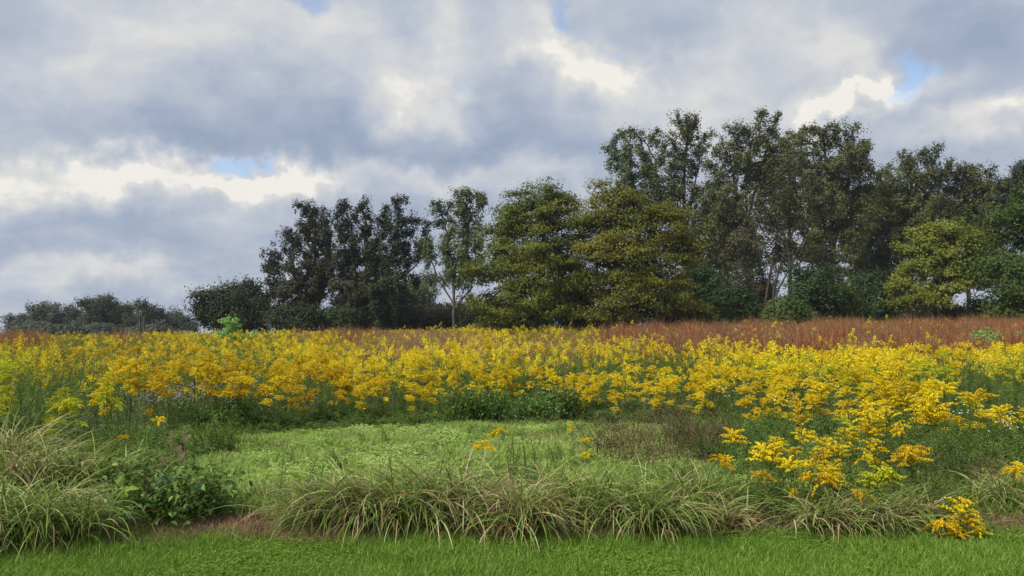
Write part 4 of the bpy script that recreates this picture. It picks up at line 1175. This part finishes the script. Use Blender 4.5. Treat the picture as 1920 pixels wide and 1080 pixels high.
# small loose grass stuff among the tussocks
loose_coll = proto_collection('loose_grass', [patch_mesh(60, .16, .36, .013, 32, 145, M['tuss'], 6, (.5, .26)) for _ in range(4)] + [patch_mesh(60, .16, .36, .007, 30, 120, M['dry'], 5, (.5, .26)) for _ in range(2)])
def build_loose():
    n = 460
    x = rng.uniform(-6.5, 6.5, n); y = edge_y(x) + .35 + rng.gamma(1.6, .5, n)
    gap = (np.abs(x + 2.35) < .35)
    k = ~gap | (y > 7.5); x, y = x[k], y[k]; n = len(x)
    h = rng.uniform(.45, 1.0, n) * np.interp(y - edge_y(x), [.3, 1, 3], [1, .9, .6])
    scatter('loose_rough_grass', np.stack([x, y, gz(x, y) - .01], 1), rand_rot(n, .1), np.stack([np.ones(n), np.ones(n), h], 1), rng.choice(6, n, p=[.2, .2, .2, .2, .1, .1]), loose_coll, 'rough grass filling in between the tussocks')
build_loose()

# ------------------------------------------------------------------ foreground goldenrods
rng = np.random.default_rng(504)
def fg_rods():
    Y0, A, L = 'gyel', 'gamb', 'glim'
    # px, py of the head, Y, [(head, colour, dx, dz, scale)], label
    S = [
     (1375, 826, 8.0, [(1, Y0, 0, 0, .95)], 'single spiky yellow goldenrod head standing highest at the left of the foreground stand'),
     (1347, 866, 7.7, [(6, A, 0, 0, .9), (4, Y0, .08, .02, .6)], 'leftmost drooping goldenrod head of the foreground stand'),
     (1436, 855, 7.3, [(1, Y0, 0, 0, 1.15), (5, Y0, .10, .03, .7)], 'star-shaped bright goldenrod beside the leftmost foreground heads'),
     (1426, 892, 7.1, [(4, A, 0, 0, .85)], 'small round amber goldenrod head low at the left of the stand'),
     (1482, 878, 7.1, [(1, Y0, 0, 0, .85)], 'small star goldenrod right below the bright star-shaped one'),
     (1478, 918, 7.0, [(6, A, 0, 0, .55)], 'tiny single goldenrod tuft hanging low over the grass'),
     (1500, 800, 8.2, [(3, A, 0, .02, 1.15), (5, Y0, .02, -.17, .95), (6, Y0, -.03, -.27, .8)], 'tall narrow spire-shaped goldenrod of the foreground stand'),
     (1552, 848, 7.6, [(5, Y0, 0, 0, .9), (4, Y0, .10, -.02, .9), (4, A, -.08, -.06, .8)], 'goldenrod with three ragged heads above the orange clump'),
     (1523, 876, 7.3, [(6, Y0, 0, 0, .85)], 'flat little goldenrod head between the star and the orange clump'),
     (1535, 905, 7.0, [(2, A, 0, 0, 1.0), (0, Y0, .09, -.02, .8), (6, A, -.07, .03, .8)], 'heavy orange-yellow goldenrod clump low in the middle of the stand'),
     (1600, 928, 6.9, [(2, A, 0, 0, .8)], 'bent amber goldenrod reaching down toward the tussocks'),
     (1630, 795, 7.9, [(0, Y0, 0, .02, .95), (1, A, .02, -.10, 1.0)], 'upright layered goldenrod in the upper middle of the stand'),
     (1638, 850, 7.6, [(5, Y0, 0, 0, .9), (6, Y0, -.11, -.05, .8), (4, Y0, .03, -.1, .7)], 'loose goldenrod just below the upright layered one'),
     (1648, 908, 7.0, [(1, L, 0, 0, 1.1), (5, L, .03, .03, .9)], 'broad lime-green barely opened goldenrod above the shaded tussocks'),
     (1692, 815, 7.7, [(6, Y0, 0, 0, .8)], 'thin slanting goldenrod spray between two thick ones'),
     (1715, 850, 7.3, [(2, A, 0, 0, 1.1), (1, A, -.05, -.05, 1.0), (6, A, .09, .04, .8)], 'big orange drooping goldenrod at the right of the stand'),
     (1745, 778, 7.7, [(0, Y0, 0, -.02, 1.15), (1, Y0, .03, -.06, 1.2)], 'large fringed yellow goldenrod nearest the big top cluster'),
     (1690, 722, 8.6, [(0, Y0, 0, 0, 1.15), (1, Y0, -.2, -.08, 1.1), (1, Y0, .2, -.1, 1.1), (1, Y0, .05, -.2, 1.0), (4, Y0, -.12, -.2, .9)], 'tallest wide goldenrod cluster rising over the foreground stand'),
     (1660, 748, 8.8, [(1, Y0, 0, 0, 1.0), (6, A, .12, -.05, 1.0)], 'goldenrod tucked under the tallest wide cluster'),
     (1830, 752, 8.8, [(1, Y0, 0, 0, 1.05)], 'lone goldenrod head right of the tallest cluster'),
     (1876, 776, 8.6, [(1, Y0, 0, 0, .9)], 'small lone goldenrod head near the right edge above the herbs'),
     (1905, 885, 7.4, [(6, A, 0, 0, .85), (4, Y0, .08, .03, .8)], 'goldenrod head cut by the right edge over the bare bank'),
     (1799, 965, 6.45, [(5, Y0, 0, 0, .9), (6, A, -.12, -.08, .9), (4, A, .08, -.07, .8), (4, A, -.05, -.13, .8), (6, A, .02, -.16, .8), (4, Y0, .16, -.13, .6)], 'goldenrod sprawling forward onto the lawn at the right'),
     (1815, 928, 7.0, [(6, Y0, 0, 0, .4)], 'thin goldenrod sprig above the one sprawling on the lawn'),
     (1585, 832, 8.0, [(0, Y0, 0, 0, .8)], 'small upright goldenrod head between the three ragged heads and the layered one'),
     (1668, 785, 8.4, [(5, Y0, 0, 0, .9), (6, Y0, .1, -.08, .8)], 'goldenrod filling the space under the tallest cluster, next to the layered one'),
     (1575, 790, 9.0, [(6, L, 0, 0, .8)], 'pale lime goldenrod sprig behind the three ragged heads'),
     (1560, 880, 7.4, [(1, Y0, 0, 0, .8)], 'bright goldenrod tuft peeping over the heavy orange clump'),
     (1455, 838, 7.9, [(5, Y0, 0, 0, .7)], 'small goldenrod head peeping over the bright star'),
     (1590, 700, 11.0, [(0, Y0, 0, 0, 1.2), (1, Y0, .16, -.12, 1.1)], 'tall goldenrod pair standing back behind the stand'),
     (1770, 735, 9.6, [(1, Y0, 0, 0, 1.1), (0, Y0, -.15, -.06, 1.0)], 'goldenrod pair right behind the large fringed head'),
     (1540, 735, 10.6, [(1, Y0, 0, 0, 1.1)], 'flat-topped goldenrod behind the spire-shaped one'),
     (1640, 690, 10.4, [(0, Y0, 0, 0, 1.2), (6, Y0, -.14, -.1, 1.0)], 'goldenrod crowding the back of the tallest wide cluster'),
     (935, 808, 9.0, [(6, Y0, 0, 0, .8), (4, L, -.06, -.04, .7)], 'arching yellow goldenrod sprig over the middle of the strip'),
     (905, 838, 8.6, [(6, Y0, 0, 0, .95), (4, Y0, -.06, 0, .6)], 'lower yellow goldenrod sprig over the middle of the strip'),
     (1072, 806, 9.0, [(3, Y0, 0, 0, .55)], 'small single upright goldenrod spike in the strip'),
     (1097, 826, 9.0, [(4, Y0, 0, 0, .6)], 'little goldenrod tuft beside the dead brown weeds'),
     (1110, 852, 8.4, [(6, L, 0, 0, .85), (6, Y0, -.06, .0, .6)], 'flat goldenrod spray in front of the dead brown weeds'),
     (298, 788, 9.8, [(6, Y0, 0, 0, .8), (4, Y0, -.06, .02, .4)], 'lone little goldenrod head over the pink seed plumes'),
     (150, 792, 9.4, [(6, L, 0, 0, .6)], 'faint green-yellow goldenrod tip above the left tussocks'),
     (232, 818, 9.0, [(4, A, 0, 0, .5)], 'tiny amber goldenrod tuft low left of the pink plumes'),
     (200, 745, 10.6, [(3, L, 0, 0, 1.3), (6, L, -.12, -.06, 1.3), (6, L, .1, -.1, 1.2)], 'big feathery lime goldenrod rising above the left herbs'),
     (125, 762, 10.2, [(6, L, 0, 0, 1.3), (6, L, .12, .0, 1.0)], 'long flat lime goldenrod spray beside the big feathery one'),
    ]
    for (px, py, Y, heads, lab) in S:
        p = at(px, py, Y)
        z0 = float(gz(p[0], Y)); H = max(.12, p[2] - z0)
        si = int(rng.integers(0, 6)); tip = NEAR_STALK[si][2]
        rot = 0.0
        dn = py > 930 and px > 1750
        goldenrod(p[0] - tip[0], Y - tip[1], H, si, heads, lab, rot, (0, 0), 'goldenrods in the foreground stand' if px > 1300 else 'goldenrod sprigs around the green strip', 1.2 if px > 1300 else 1.05)
fg_rods()

# non-flowering stalks giving the foreground stand its body
def leafy_stalks():
    spec = [(1395, 900, 7.2, .55), (1440, 930, 7.0, .55), (1460, 900, 7.3, .6), (1520, 900, 7.3, .62), (1580, 900, 7.3, .6), (1610, 950, 7.0, .48), (1680, 930, 7.0, .5), (1740, 900, 7.3, .62), (1790, 940, 7.0, .5),
            (1560, 860, 7.9, .72), (1700, 850, 7.9, .8), (1650, 840, 8.1, .8), (1490, 850, 8.0, .66), (1800, 880, 7.8, .5), (1765, 900, 7.2, .42), (1420, 870, 7.6, .68), (1540, 870, 7.7, .7), (1590, 880, 7.5, .68), (1670, 890, 7.4, .66), (1640, 830, 8.4, .9), (1750, 840, 8.1, .8), (1690, 800, 8.8, .95), (1500, 930, 7.0, .5), (1560, 930, 7.05, .5), (565, 950, 7.2, .62), (960, 900, 7.6, .62), (1010, 880, 7.9, .62), (985, 880, 8.0, .6)]
    labs = ['under the single spiky head at the left', 'low beneath the small star goldenrod', 'between the star head and the spire', 'under the flat little goldenrod head', 'between the orange clump and the bent amber head',
            'at the foot of the bent amber goldenrod', 'at the foot of the lime-green goldenrod', 'under the big orange drooping goldenrod', 'between the stand and the goldenrod on the lawn', 'behind the three ragged heads', 'behind the thin slanting spray', 'behind the upright layered goldenrod',
            'at the foot of the spire goldenrod', 'at the open end of the stand behind', 'beside the big orange drooping goldenrod', 'DARK', 'GREY tallest', 'GREY right-hand', 'GREY middle', 'just right of the leftmost drooping head', 'right under the three ragged heads', 'in the middle behind the bent amber head', 'behind the lime-green goldenrod', 'far behind the upright layered goldenrod', 'below the large fringed yellow goldenrod', 'below the tallest wide cluster', 'low in front of the spire goldenrod', 'low in front of the orange clump']
    assert len(labs) == len(spec), (len(labs), len(spec))
    for (px, py, Y, H), w_ in zip(spec, labs):
        p = at(px, py, Y); x = p[0]
        lab = 'dark and bushy at the left end of the middle tussocks' if w_ == 'DARK' else '%s of three among the herbs behind the tan-bundled tussock' % w_[5:] if w_[:4] == 'GREY' else w_
        root = bpy.data.objects.new('leafy_weed', None); COL.objects.link(root); root.location = (x, Y, float(gz(x, Y)) - .01); root.empty_display_size = .1
        tag(root, 'flowerless leafy weed ' + lab, 'weed', 'flowerless weeds among the tussocks')
        for k in range(8):
            sm, lm, tip = NEAR_STALK[int(rng.integers(0, 6))]
            r_ = (rng.normal(0, .12), rng.normal(0, .12), rng.uniform(0, 6.28)); l_ = (rng.normal(0, .11), rng.normal(0, .09), 0); s_ = (.9, .9, H * rng.uniform(.7, 1.05))
            obj('stem', sm, root, l_, r_, s_); obj('leaves', lm, root, l_, r_, s_)
leafy_stalks()

# ------------------------------------------------------------------ dead brown weeds, asters, dark spikes, pink plumes
def dead_weed(px, py, Y, H, W, n, label, dense=False):
    p = at(px, py, Y); x = p[0]
    root = bpy.data.objects.new('dead_plant', None); COL.objects.link(root); root.location = (x, Y, float(gz(x, Y)) - .01); root.empty_display_size = .1
    tag(root, label, 'dead weed', 'dead brown weeds behind the tussocks')
    b = np.stack([rng.normal(0, W, n), rng.normal(0, W * .6, n), np.zeros(n)], 1)
    v, f, t, P = arch(b, rng.uniform(0, 6.28, n), H * rng.uniform(.6, 1.15, n), .006, R(8) * rng.uniform(0, 2, n), R(40) * rng.uniform(.3, 1.6, n), 5, .7, np.clip(rng.normal(.5, .25, n), 0, 1), prof=.25)
    g = Geo(); g.add(v, f, t)
    # side twigs
    tw = P[:, 2:6].reshape(-1, 3); k = len(tw)
    v, f, t, P2 = arch(tw, rng.uniform(0, 6.28, k), H * .22 * rng.uniform(.5, 1.3, k), .004, R(40), R(80), 2, 1, np.clip(rng.normal(.4, .25, k), 0, 1), prof=.3)
    g.add(v, f, t)
    obj('stalks', g.mesh('stalks', M['brown']), root)
    s = Geo()
    c = P2[:, -1]; c = np.repeat(c, 4 if dense else 2, 0); c = c + rng.normal(0, .035 if dense else .02, c.shape)
    v, f, t = bits(c, .024 if dense else .018, np.clip(rng.normal(.35, .25, len(c)), 0, 1), False); s.add(v, f, t)
    obj('withered_leaves', s.mesh('withered_leaves', M['brown']), root)
for a in [(1130, 850, 10.0, .52, .16, 60, 'dense purple-brown dead clump, leftmost of the withered weeds', True), (1195, 842, 10.3, .62, .13, 44, 'second dense dark dead clump of the withered weeds', True),
          (1240, 860, 9.6, .60, .22, 60, 'thin brown dead stalks in the middle of the withered weeds'), (1290, 850, 9.9, .72, .2, 64, 'tallest brittle dead stalks of the withered weeds'),
          (1335, 840, 10.3, .66, .2, 56, 'straggly dead stalks at the goldenrod end of the withered weeds'), (1190, 876, 9.1, .28, .32, 46, 'low flattened brown weeds in front of the dead clumps'), (1262, 884, 8.9, .3, .35, 50, 'ragged low brown weeds in front of the thin stalks'),
          (1165, 812, 11.6, .7, .3, 30, 'dead stalks standing behind the two dense dark clumps'), (1270, 812, 11.8, .62, .22, 40, 'dead stalks standing behind the tallest brittle ones'),
          (1800, 880, 8.4, .32, .3, 70, 'brown trampled weeds near the right edge'), (1860, 885, 8.2, .3, .3, 60, 'brown trampled weeds beside the edge goldenrod'), (1010, 790, 14, .3, .2, 24, 'few thin dead stalks at the meadow foot near the centre')]:
    dead_weed(*a)

def aster(px, py, Y, H, W, n, mat, label, group):
    p = at(px, py, Y); x = p[0]
    root = bpy.data.objects.new('aster', None); COL.objects.link(root); root.location = (x, Y, float(gz(x, Y)) - .01); root.empty_display_size = .1
    tag(root, label, 'aster', group)
    g = Geo(); top = []
    for s in range(9):
        sg, lg, tip = stalk(H * rng.uniform(.8, 1.1), 24, .08, rng.uniform(.05, .2), .1)
        off = np.array([rng.normal(0, W), rng.normal(0, W * .6), 0])
        v, f, t = lg.arrays(); g.add(v + off, f[0], t)
        v, f, t = sg.arrays(); g.add(v + off, f[0], t * .2)
        top.append(tip + off)
    obj('leaves', g.mesh('leaves', M['gleaf']), root)
    top = np.array(top)
    c = top[rng.integers(0, len(top), n)] + rng.normal(0, 1, (n, 3)) * np.array([.10, .10, .08])
    b = Geo()
    m = 7
    for k in range(m):  # petals of each flower
        an = k * 6.28 / m + rng.uniform(0, 1, n)
        d = np.stack([np.cos(an), np.sin(an) * .6 , np.sin(an) * .5 + .15], 1)
        v, f, t = leafs(c, d, np.tile([0, -.7, .7], (n, 1)), .013, .008, np.clip(rng.normal(.5, .2, n), 0, 1)); b.add(v, f, t)
    obj('blossoms', b.mesh('blossoms', mat), root)
PA = 'pale purple asters'; WA = 'white asters'
for i, (px, Y) in enumerate([(275, 12.6), (300, 13.0), (325, 13.2), (350, 13.6), (385, 13.9), (410, 13.2), (440, 14.2), (465, 14.4), (880, 15.4)]):
    lab = ['palest purple aster at the left end of the hazy aster band', 'purple-grey aster second along the hazy band', 'purple-grey aster in the hazy band below the dark seed spikes', 'dense purple-grey aster mid way in the hazy band', 'thin purple aster before the dark-stemmed goldenrods',
           'low purple aster in front of the hazy band', 'purple aster close to the dark goldenrod stems', 'last purple aster at the shaded end of the band', 'single dusky purple aster by the leafy green bush'][i]
    aster(px, 760, Y, .72 if i < 8 else .5, .2, 90, M['purple'], lab, PA)
for (px, Y, H, lab) in [(1050, 15.0, .55, 'white-flecked aster against dark leaves behind the strip'), (1070, 15.3, .62, 'white-flecked aster just beside its twin behind the strip'), (1375, 14.0, .75, 'white aster at the left of the right-hand stand'), (1400, 14.2, .8, 'taller white aster at the right-hand stand'),
                   (1475, 12.5, .7, 'white aster behind the spire-shaped goldenrod'), (1795, 11.0, .62, 'white aster between the lone goldenrod heads'), (1890, 10.6, .62, 'brightest white aster near the right edge'), (1905, 10.0, .5, 'lower white aster near the right edge'), (560, 14.6, .4, 'few white asters at the dark foot left of centre')]:
    aster(px, 770, Y, H, .14, 15, M['white'], lab, WA)
aster(195, 628, 48, .95, .5, 200, M['white'], 'tiny white patch of flowers just under the far grove', WA)

def seed_spike(px, top, Y, label):
    p = at(px, top, Y); x = p[0]; z0 = float(gz(x, Y)); H = p[2] - z0
    g = Geo(); v, f = tubes([[0, 0, 0]], [[0, 0, H]], .005, .003, 5); g.add(v, f, .4)
    n = 120; u = rng.random(n); rr = .022 * (1.1 - u)
    an = rng.uniform(0, 6.28, n)
    c = np.stack([rr * np.cos(an), rr * np.sin(an), H * (.72 + .28 * u)], 1)
    v, f, t = bits(c, .02, np.clip(rng.normal(.3, .2, n), 0, 1), False); g.add(v, f, t)
    tag(obj('seed_spike', g.mesh('seed_spike', M['brown']), None, (x, Y, z0)), label, 'seed spike', 'dark seed spikes')
for px, top, Y, lab in [(365, 708, 13.0, 'tallest dark brown seed spike over the purple asters'), (386, 735, 13.2, 'shorter dark seed spike beside the tallest one'), (404, 728, 13.4, 'third dark seed spike toward the goldenrods'), (455, 705, 13.8, 'dark seed spike among the goldenrods left of centre'),
                    (245, 742, 11.5, 'dark seed spike left of the purple asters')]:
    seed_spike(px, top, Y, lab)

def pink_plume(px, top, Y, R_, label):
    p = at(px, top, Y); x = p[0]; z0 = float(gz(x, Y)); H = p[2] - z0
    g = Geo(); v, f = tubes([[0, 0, 0]], [[0, 0, H]], .004, .002, 4); g.add(v, f, .3)
    nb = 15; u = rng.random(nb)
    b = np.stack([np.zeros(nb), np.zeros(nb), H * (.62 + .36 * u)], 1)
    v, f, t, P = arch(b, rng.uniform(0, 6.28, nb), R_ * (1.2 - u), .002, R(20), R(50), 4, .5, .5); g.add(v, f, t)
    c = np.repeat(P[:, 1:].reshape(-1, 3), 3, 0); c = c + rng.normal(0, .009, c.shape)
    v, f, t = bits(c, .010, np.clip(rng.normal(.6, .3, len(c)), 0, 1)); g.add(v, f, t)
    tag(obj('grass_plume', g.mesh('grass_plume', M['pink']), None, (x, Y, z0)), label, 'grass plume', 'pinkish grass plumes')
for a in [(348, 796, 8.6, .13, 'taller pinkish seed plume above the bramble'), (322, 808, 8.6, .11, 'shorter pinkish seed plume beside the taller one'), (338, 838, 8.0, .16, 'straw-pink plume leaning over the bramble'), (300, 862, 7.6, .16, 'tan plume just behind the bramble leaves'),
          (278, 900, 7.0, .12, 'lowest tan plume in the bramble')]:
    pink_plume(*a[:3], a[3] * .75, a[4])

def lone_stem(px, top, pxb, pyb, Y, label, mat='dry', r=.004):
    p = at(px, top, Y); q = at(pxb, pyb, Y); z0 = float(gz(q[0], Y))
    g = Geo(); a = np.array([q[0], Y, z0]); b = p
    mid = (a + b) / 2 + np.array([.03, 0, .03])
    v, f = tubes([a, mid], [mid, b], [r, r * .8], [r * .8, r * .5], 5); g.add(v, f, .8)
    tag(obj('tall_grass', g.mesh('tall_grass', M[mat]), None), label, 'grass stem', 'single tall grass stems')
lone_stem(788, 795, 812, 850, 7.7, 'pale bare grass stem standing up from the middle tussocks')
lone_stem(30, 690, -10, 790, 8.2, 'pale bare stem slanting at the far left edge')
lone_stem(278, 790, 262, 830, 9.0, 'smooth green stem leaning left of the pink plumes', 'strip', .006)
lone_stem(262, 945, 268, 1015, 6.75, 'brown bare stick upright under the bramble')
lone_stem(225, 985, 300, 925, 6.7, 'brown bare stick slanting under the bramble')
lone_stem(1905, 975, 1800, 940, 6.9, 'long pale stem lying on the bank near the right edge')

# ------------------------------------------------------------------ bramble and creeper at the left
def single_leaf(L, W, fold=.14):
    k = 5; u = np.linspace(0, 1, k)
    w = W * .5 * np.sin(np.pi * np.clip(u * .93 + .07, 0, 1) ** .8)
    mid = np.stack([np.zeros(k), u * L, -.25 * L * u ** 2], 1)
    V = []
    for s in (-1, 0, 1):
        p = mid.copy(); p[:, 0] += s * w; p[:, 2] += abs(s) * w * fold * 3
        V.append(p)
    V = np.concatenate(V)
    F = []
    for s in range(2):
        for i in range(k - 1):
            F.append([s * k + i, (s + 1) * k + i, (s + 1) * k + i + 1, s * k + i + 1])
    return V, np.array(F)
def leaf_mesh(L, W, mat, tone):
    v, f = single_leaf(L, W); return make_mesh('leaf', v, [f], M[mat], None, np.full(len(v), tone))
BL = [leaf_mesh(.07, .042, 'bush', t_) for t_ in (.15, .4, .65, .9)] + [leaf_mesh(.055, .03, 'bush', t_) for t_ in (.3, .8)] + [leaf_mesh(.06, .03, 'bushl', t_) for t_ in (.3, .7)]
def bramble(px, py, Y, rx, ry, rz, n, label):
    p = at(px, py, Y); x = p[0]; z0 = float(gz(x, Y))
    root = bpy.data.objects.new('bramble_bush', None); COL.objects.link(root); root.location = (x, Y, z0 - .01); root.empty_display_size = .1
    tag(root, label, 'bush', 'bramble bushes at the lawn edge')
    m = 60
    b = np.stack([rng.normal(0, rx * .35, m), rng.normal(0, ry * .35, m), np.zeros(m)], 1)
    g = Geo(); v, f, t, P = arch(b, rng.uniform(0, 6.28, m), rz * rng.uniform(.7, 1.5, m), .004, R(8), R(110) * rng.uniform(.3, 1, m), 6, .5, .5, floor=.02, prof=.1); g.add(v, f, t)
    obj('stems', g.mesh('stems', M['gstem']), root)
    pts = P[:, 2:].reshape(-1, 3)
    inner = Geo(); k = 650
    c = pts[rng.integers(0, len(pts), k)] + rng.normal(0, .05, (k, 3)); c[:, 2] = np.maximum(c[:, 2], .02)
    v, f, t = leafs(c, rvec(k), rvec(k) + np.array([0, 0, .8]), .055, .032, np.clip(rng.normal(.3, .2, k), 0, 1)); inner.add(v, f, t)
    tag(obj('inner_leaves', inner.mesh('inner_leaves', M['gleaf']), root), kind='stuff')
    for i in range(n):
        q = pts[rng.integers(0, len(pts))] + rng.normal(0, .09, 3) + np.array([0, -.05, .02]); q[2] = max(q[2], .03)
        obj('leaf', BL[int(rng.integers(0, 8))], root, q, (rng.normal(-.2, .5), rng.normal(0, .5), rng.normal(np.pi, 1.1)), (rng.uniform(.8, 1.25),) * 3)
    return root
bramble(325, 985, 6.85, .30, .2, .42, 210, 'dark green bramble with pointed leaves at the left, fuller part')
bramble(270, 975, 7.0, .30, .2, .40, 150, 'shadier part of the bramble next to the left tussocks')
bramble(390, 960, 7.15, .22, .2, .34, 120, 'outlying end of the bramble before the open gap of brown thatch')
bramble(15, 965, 6.5, .2, .15, .25, 60, 'leafy bramble tuft tangled in the left corner tussocks')
LC = {k: leaf_mesh(.085, .04, k, .6) for k in ('creep', 'creepy')}
def creeper(px, py, Y, mat, n, label):
    p = at(px, py, Y)
    root = bpy.data.objects.new('creeper_sprig', None); COL.objects.link(root); root.location = p; root.empty_display_size = .05
    tag(root, label, 'creeper', 'creeper sprigs in the bramble')
    g = Geo(); z0 = float(gz(p[0], Y)); v, f = tubes([[.06, .05, z0 - p[2]]], [[0, 0, 0]], .003, .002, 4); g.add(v, f); obj('stem', g.mesh('stem', M['gstem']), root)
    for k in range(n):
        a = -np.pi / 2 + (k - (n - 1) / 2) * (np.pi * 1.5 / n)
        # leaflets fan out facing the lawn
        o = obj('leaf', LC[mat], root, (0, 0, 0), None, (1, 1, 1))
        o.rotation_euler = (R(60), 0, 0)
        o.matrix_basis = Matrix.Rotation(R(62), 4, 'X') @ Matrix.Rotation(a + np.pi / 2 + np.pi, 4, 'Z')
for a in [(240, 915, 6.6, 'creepy', 3, 'pale yellow-green three-part creeper leaf, brightest in the bramble'), (245, 962, 6.6, 'creep', 5, 'blue-green five-fingered creeper leaf low in the bramble'), (216, 940, 6.7, 'creep', 4, 'smaller blue-green creeper leaf left of the five-fingered one'),
          (305, 895, 6.8, 'creep', 4, 'blue-green creeper leaf near the top of the bramble'), (370, 910, 6.9, 'creep', 5, 'green creeper leaf at the gap side of the bramble'), (60, 955, 6.5, 'creep', 4, 'creeper leaf among the left corner tussocks')]:
    creeper(*a)

# broad-leaved weeds rooted along the lawn edge
def rosette(px, py, sz, n, label, mat='bushl'):
    z = 0.02
    # meet the ground
    Y = 6.6
    for _ in range(5):
        d = at(px, py, 10) - np.array([0, 0, EYE]); t = (EYE - z) / -d[2]; Y = d[1] * t; x = d[0] * t; z = float(gz(x, Y))
    g = Geo()
    az = np.arange(n) * 2.4 + rng.normal(0, .2, n)
    v, f, t, _ = arch(np.zeros((n, 3)), az, sz * rng.uniform(.7, 1.2, n), sz * .3, R(35), R(95), 5, .15, np.clip(rng.normal(.6, .2, n), 0, 1), prof=.35); g.add(v, f, t)
    tag(obj('broadleaf_weed', g.mesh('leaves', M[mat]), None, (x, Y, z), (0, 0, rng.uniform(0, 6))), label, 'weed', 'broad-leaved weeds at the lawn edge')
for a in [(1055, 1003, .13, 8, 'flat broad-leaved weed before the tan-bundled tussock'), (1112, 990, .11, 9, 'nettle-like weed on the thatch right of the tan bundle'), (1540, 1015, .12, 4, 'upright single-leaved weed on the lawn under the orange goldenrods'),
          (1705, 985, .16, 9, 'bushy broad-leaved weed under the right end of the stand'), (1360, 1008, .14, 7, 'weed on the lawn edge left of the shaded tussocks'), (1725, 1050, .12, 5, 'forked pale weed out on the lawn'), (1395, 1045, .12, 4, 'long-leaved weed out on the lawn beneath the foreground stand'),
          (500, 980, .10, 7, 'small round-leaved weed by the open gap'), (1655, 1000, .13, 6, 'weed hugging the lawn edge below the lime goldenrod'), (1430, 1010, .13, 6, 'grassy weed at the edge below the leftmost goldenrods'), (875, 1015, .10, 6, 'small pale weed at the edge below the straw heap')]:
    rosette(*a)

# leafy green bush at the foot of the meadow, centre
def leafy_bush(px, py, Y, rx, rz, label, mat='bush', n=1700):
    p = at(px, py, Y); x = p[0]; z0 = float(gz(x, Y))
    root = bpy.data.objects.new('leafy_bush', None); COL.objects.link(root); root.location = (x, Y, z0 - .01); root.empty_display_size = .1
    tag(root, label, 'bush', 'leafy bushes at the foot of the meadow')
    m = 40
    b = np.stack([rng.normal(0, rx * .3, m), rng.normal(0, rx * .3, m), np.zeros(m)], 1)
    g = Geo(); v, f, t, P = arch(b, rng.uniform(0, 6.28, m), rz * rng.uniform(.8, 1.25, m), .005, R(6), R(75) * rng.uniform(.2, 1, m), 6, .5, .5, prof=.1); g.add(v, f, t)
    obj('stems', g.mesh('stems', M['gstem']), root)
    pts = P[:, 1:].reshape(-1, 3)
    c = pts[rng.integers(0, len(pts), n)] + rng.normal(0, .07, (n, 3))
    g = Geo(); v, f, t = leafs(c, rvec(n) - np.array([0, 0, .3]), rvec(n) + np.array([0, 0, 1.]), .075, .035, np.clip(rng.normal(.5, .25, n), 0, 1)); g.add(v, f, t)
    obj('leaves', g.mesh('leaves', M['gleaf' if rz > .5 else mat]), root)
for a in [(870, 770, 14.6, .55, .62, 'tall leafy green bush left of the centre at the meadow foot'), (920, 775, 14.7, .55, .48, 'lower leafy green bush beside the tall one at the meadow foot'), (1010, 780, 14.8, .55, .46, 'leafy bush before the white asters at the centre'),
          (450, 790, 13.2, .6, .45, 'low rounded green bush under the dark goldenrod stems'), (390, 800, 12.8, .5, .35, 'lowest green bush at the foot of the purple asters'), (1060, 785, 14.8, .4, .55, 'dark leafy bush under the white-flecked asters')]:
    leafy_bush(*a)

# ------------------------------------------------------------------ thin haze
def build_haze(density):
    x0, x1, y0, y1, z0, z1 = -400, 400, -60, 420, -9, 36
    v = [(x, y, z) for z in (z0, z1) for y in (y0, y1) for x in (x0, x1)]
    f = np.array([[0, 2, 3, 1], [4, 5, 7, 6], [0, 1, 5, 4], [2, 6, 7, 3], [0, 4, 6, 2], [1, 3, 7, 5]])
    m = bpy.data.materials.new('haze'); m.use_nodes = True
    t = NT(m.node_tree); t.n.clear()
    vol = t.new('ShaderNodeVolumePrincipled')
    vol.inputs['Color'].default_value = (.86, .92, 1, 1); vol.inputs['Density'].default_value = density; vol.inputs['Anisotropy'].default_value = .2
    out = t.new('ShaderNodeOutputMaterial'); t.put(out.inputs['Volume'], vol.outputs[0])
    tag(obj('haze', make_mesh('haze', v, [f], m)), 'thin pale haze in the air', None, None, 'stuff')
HAZE = .0003
if HAZE: build_haze(HAZE)
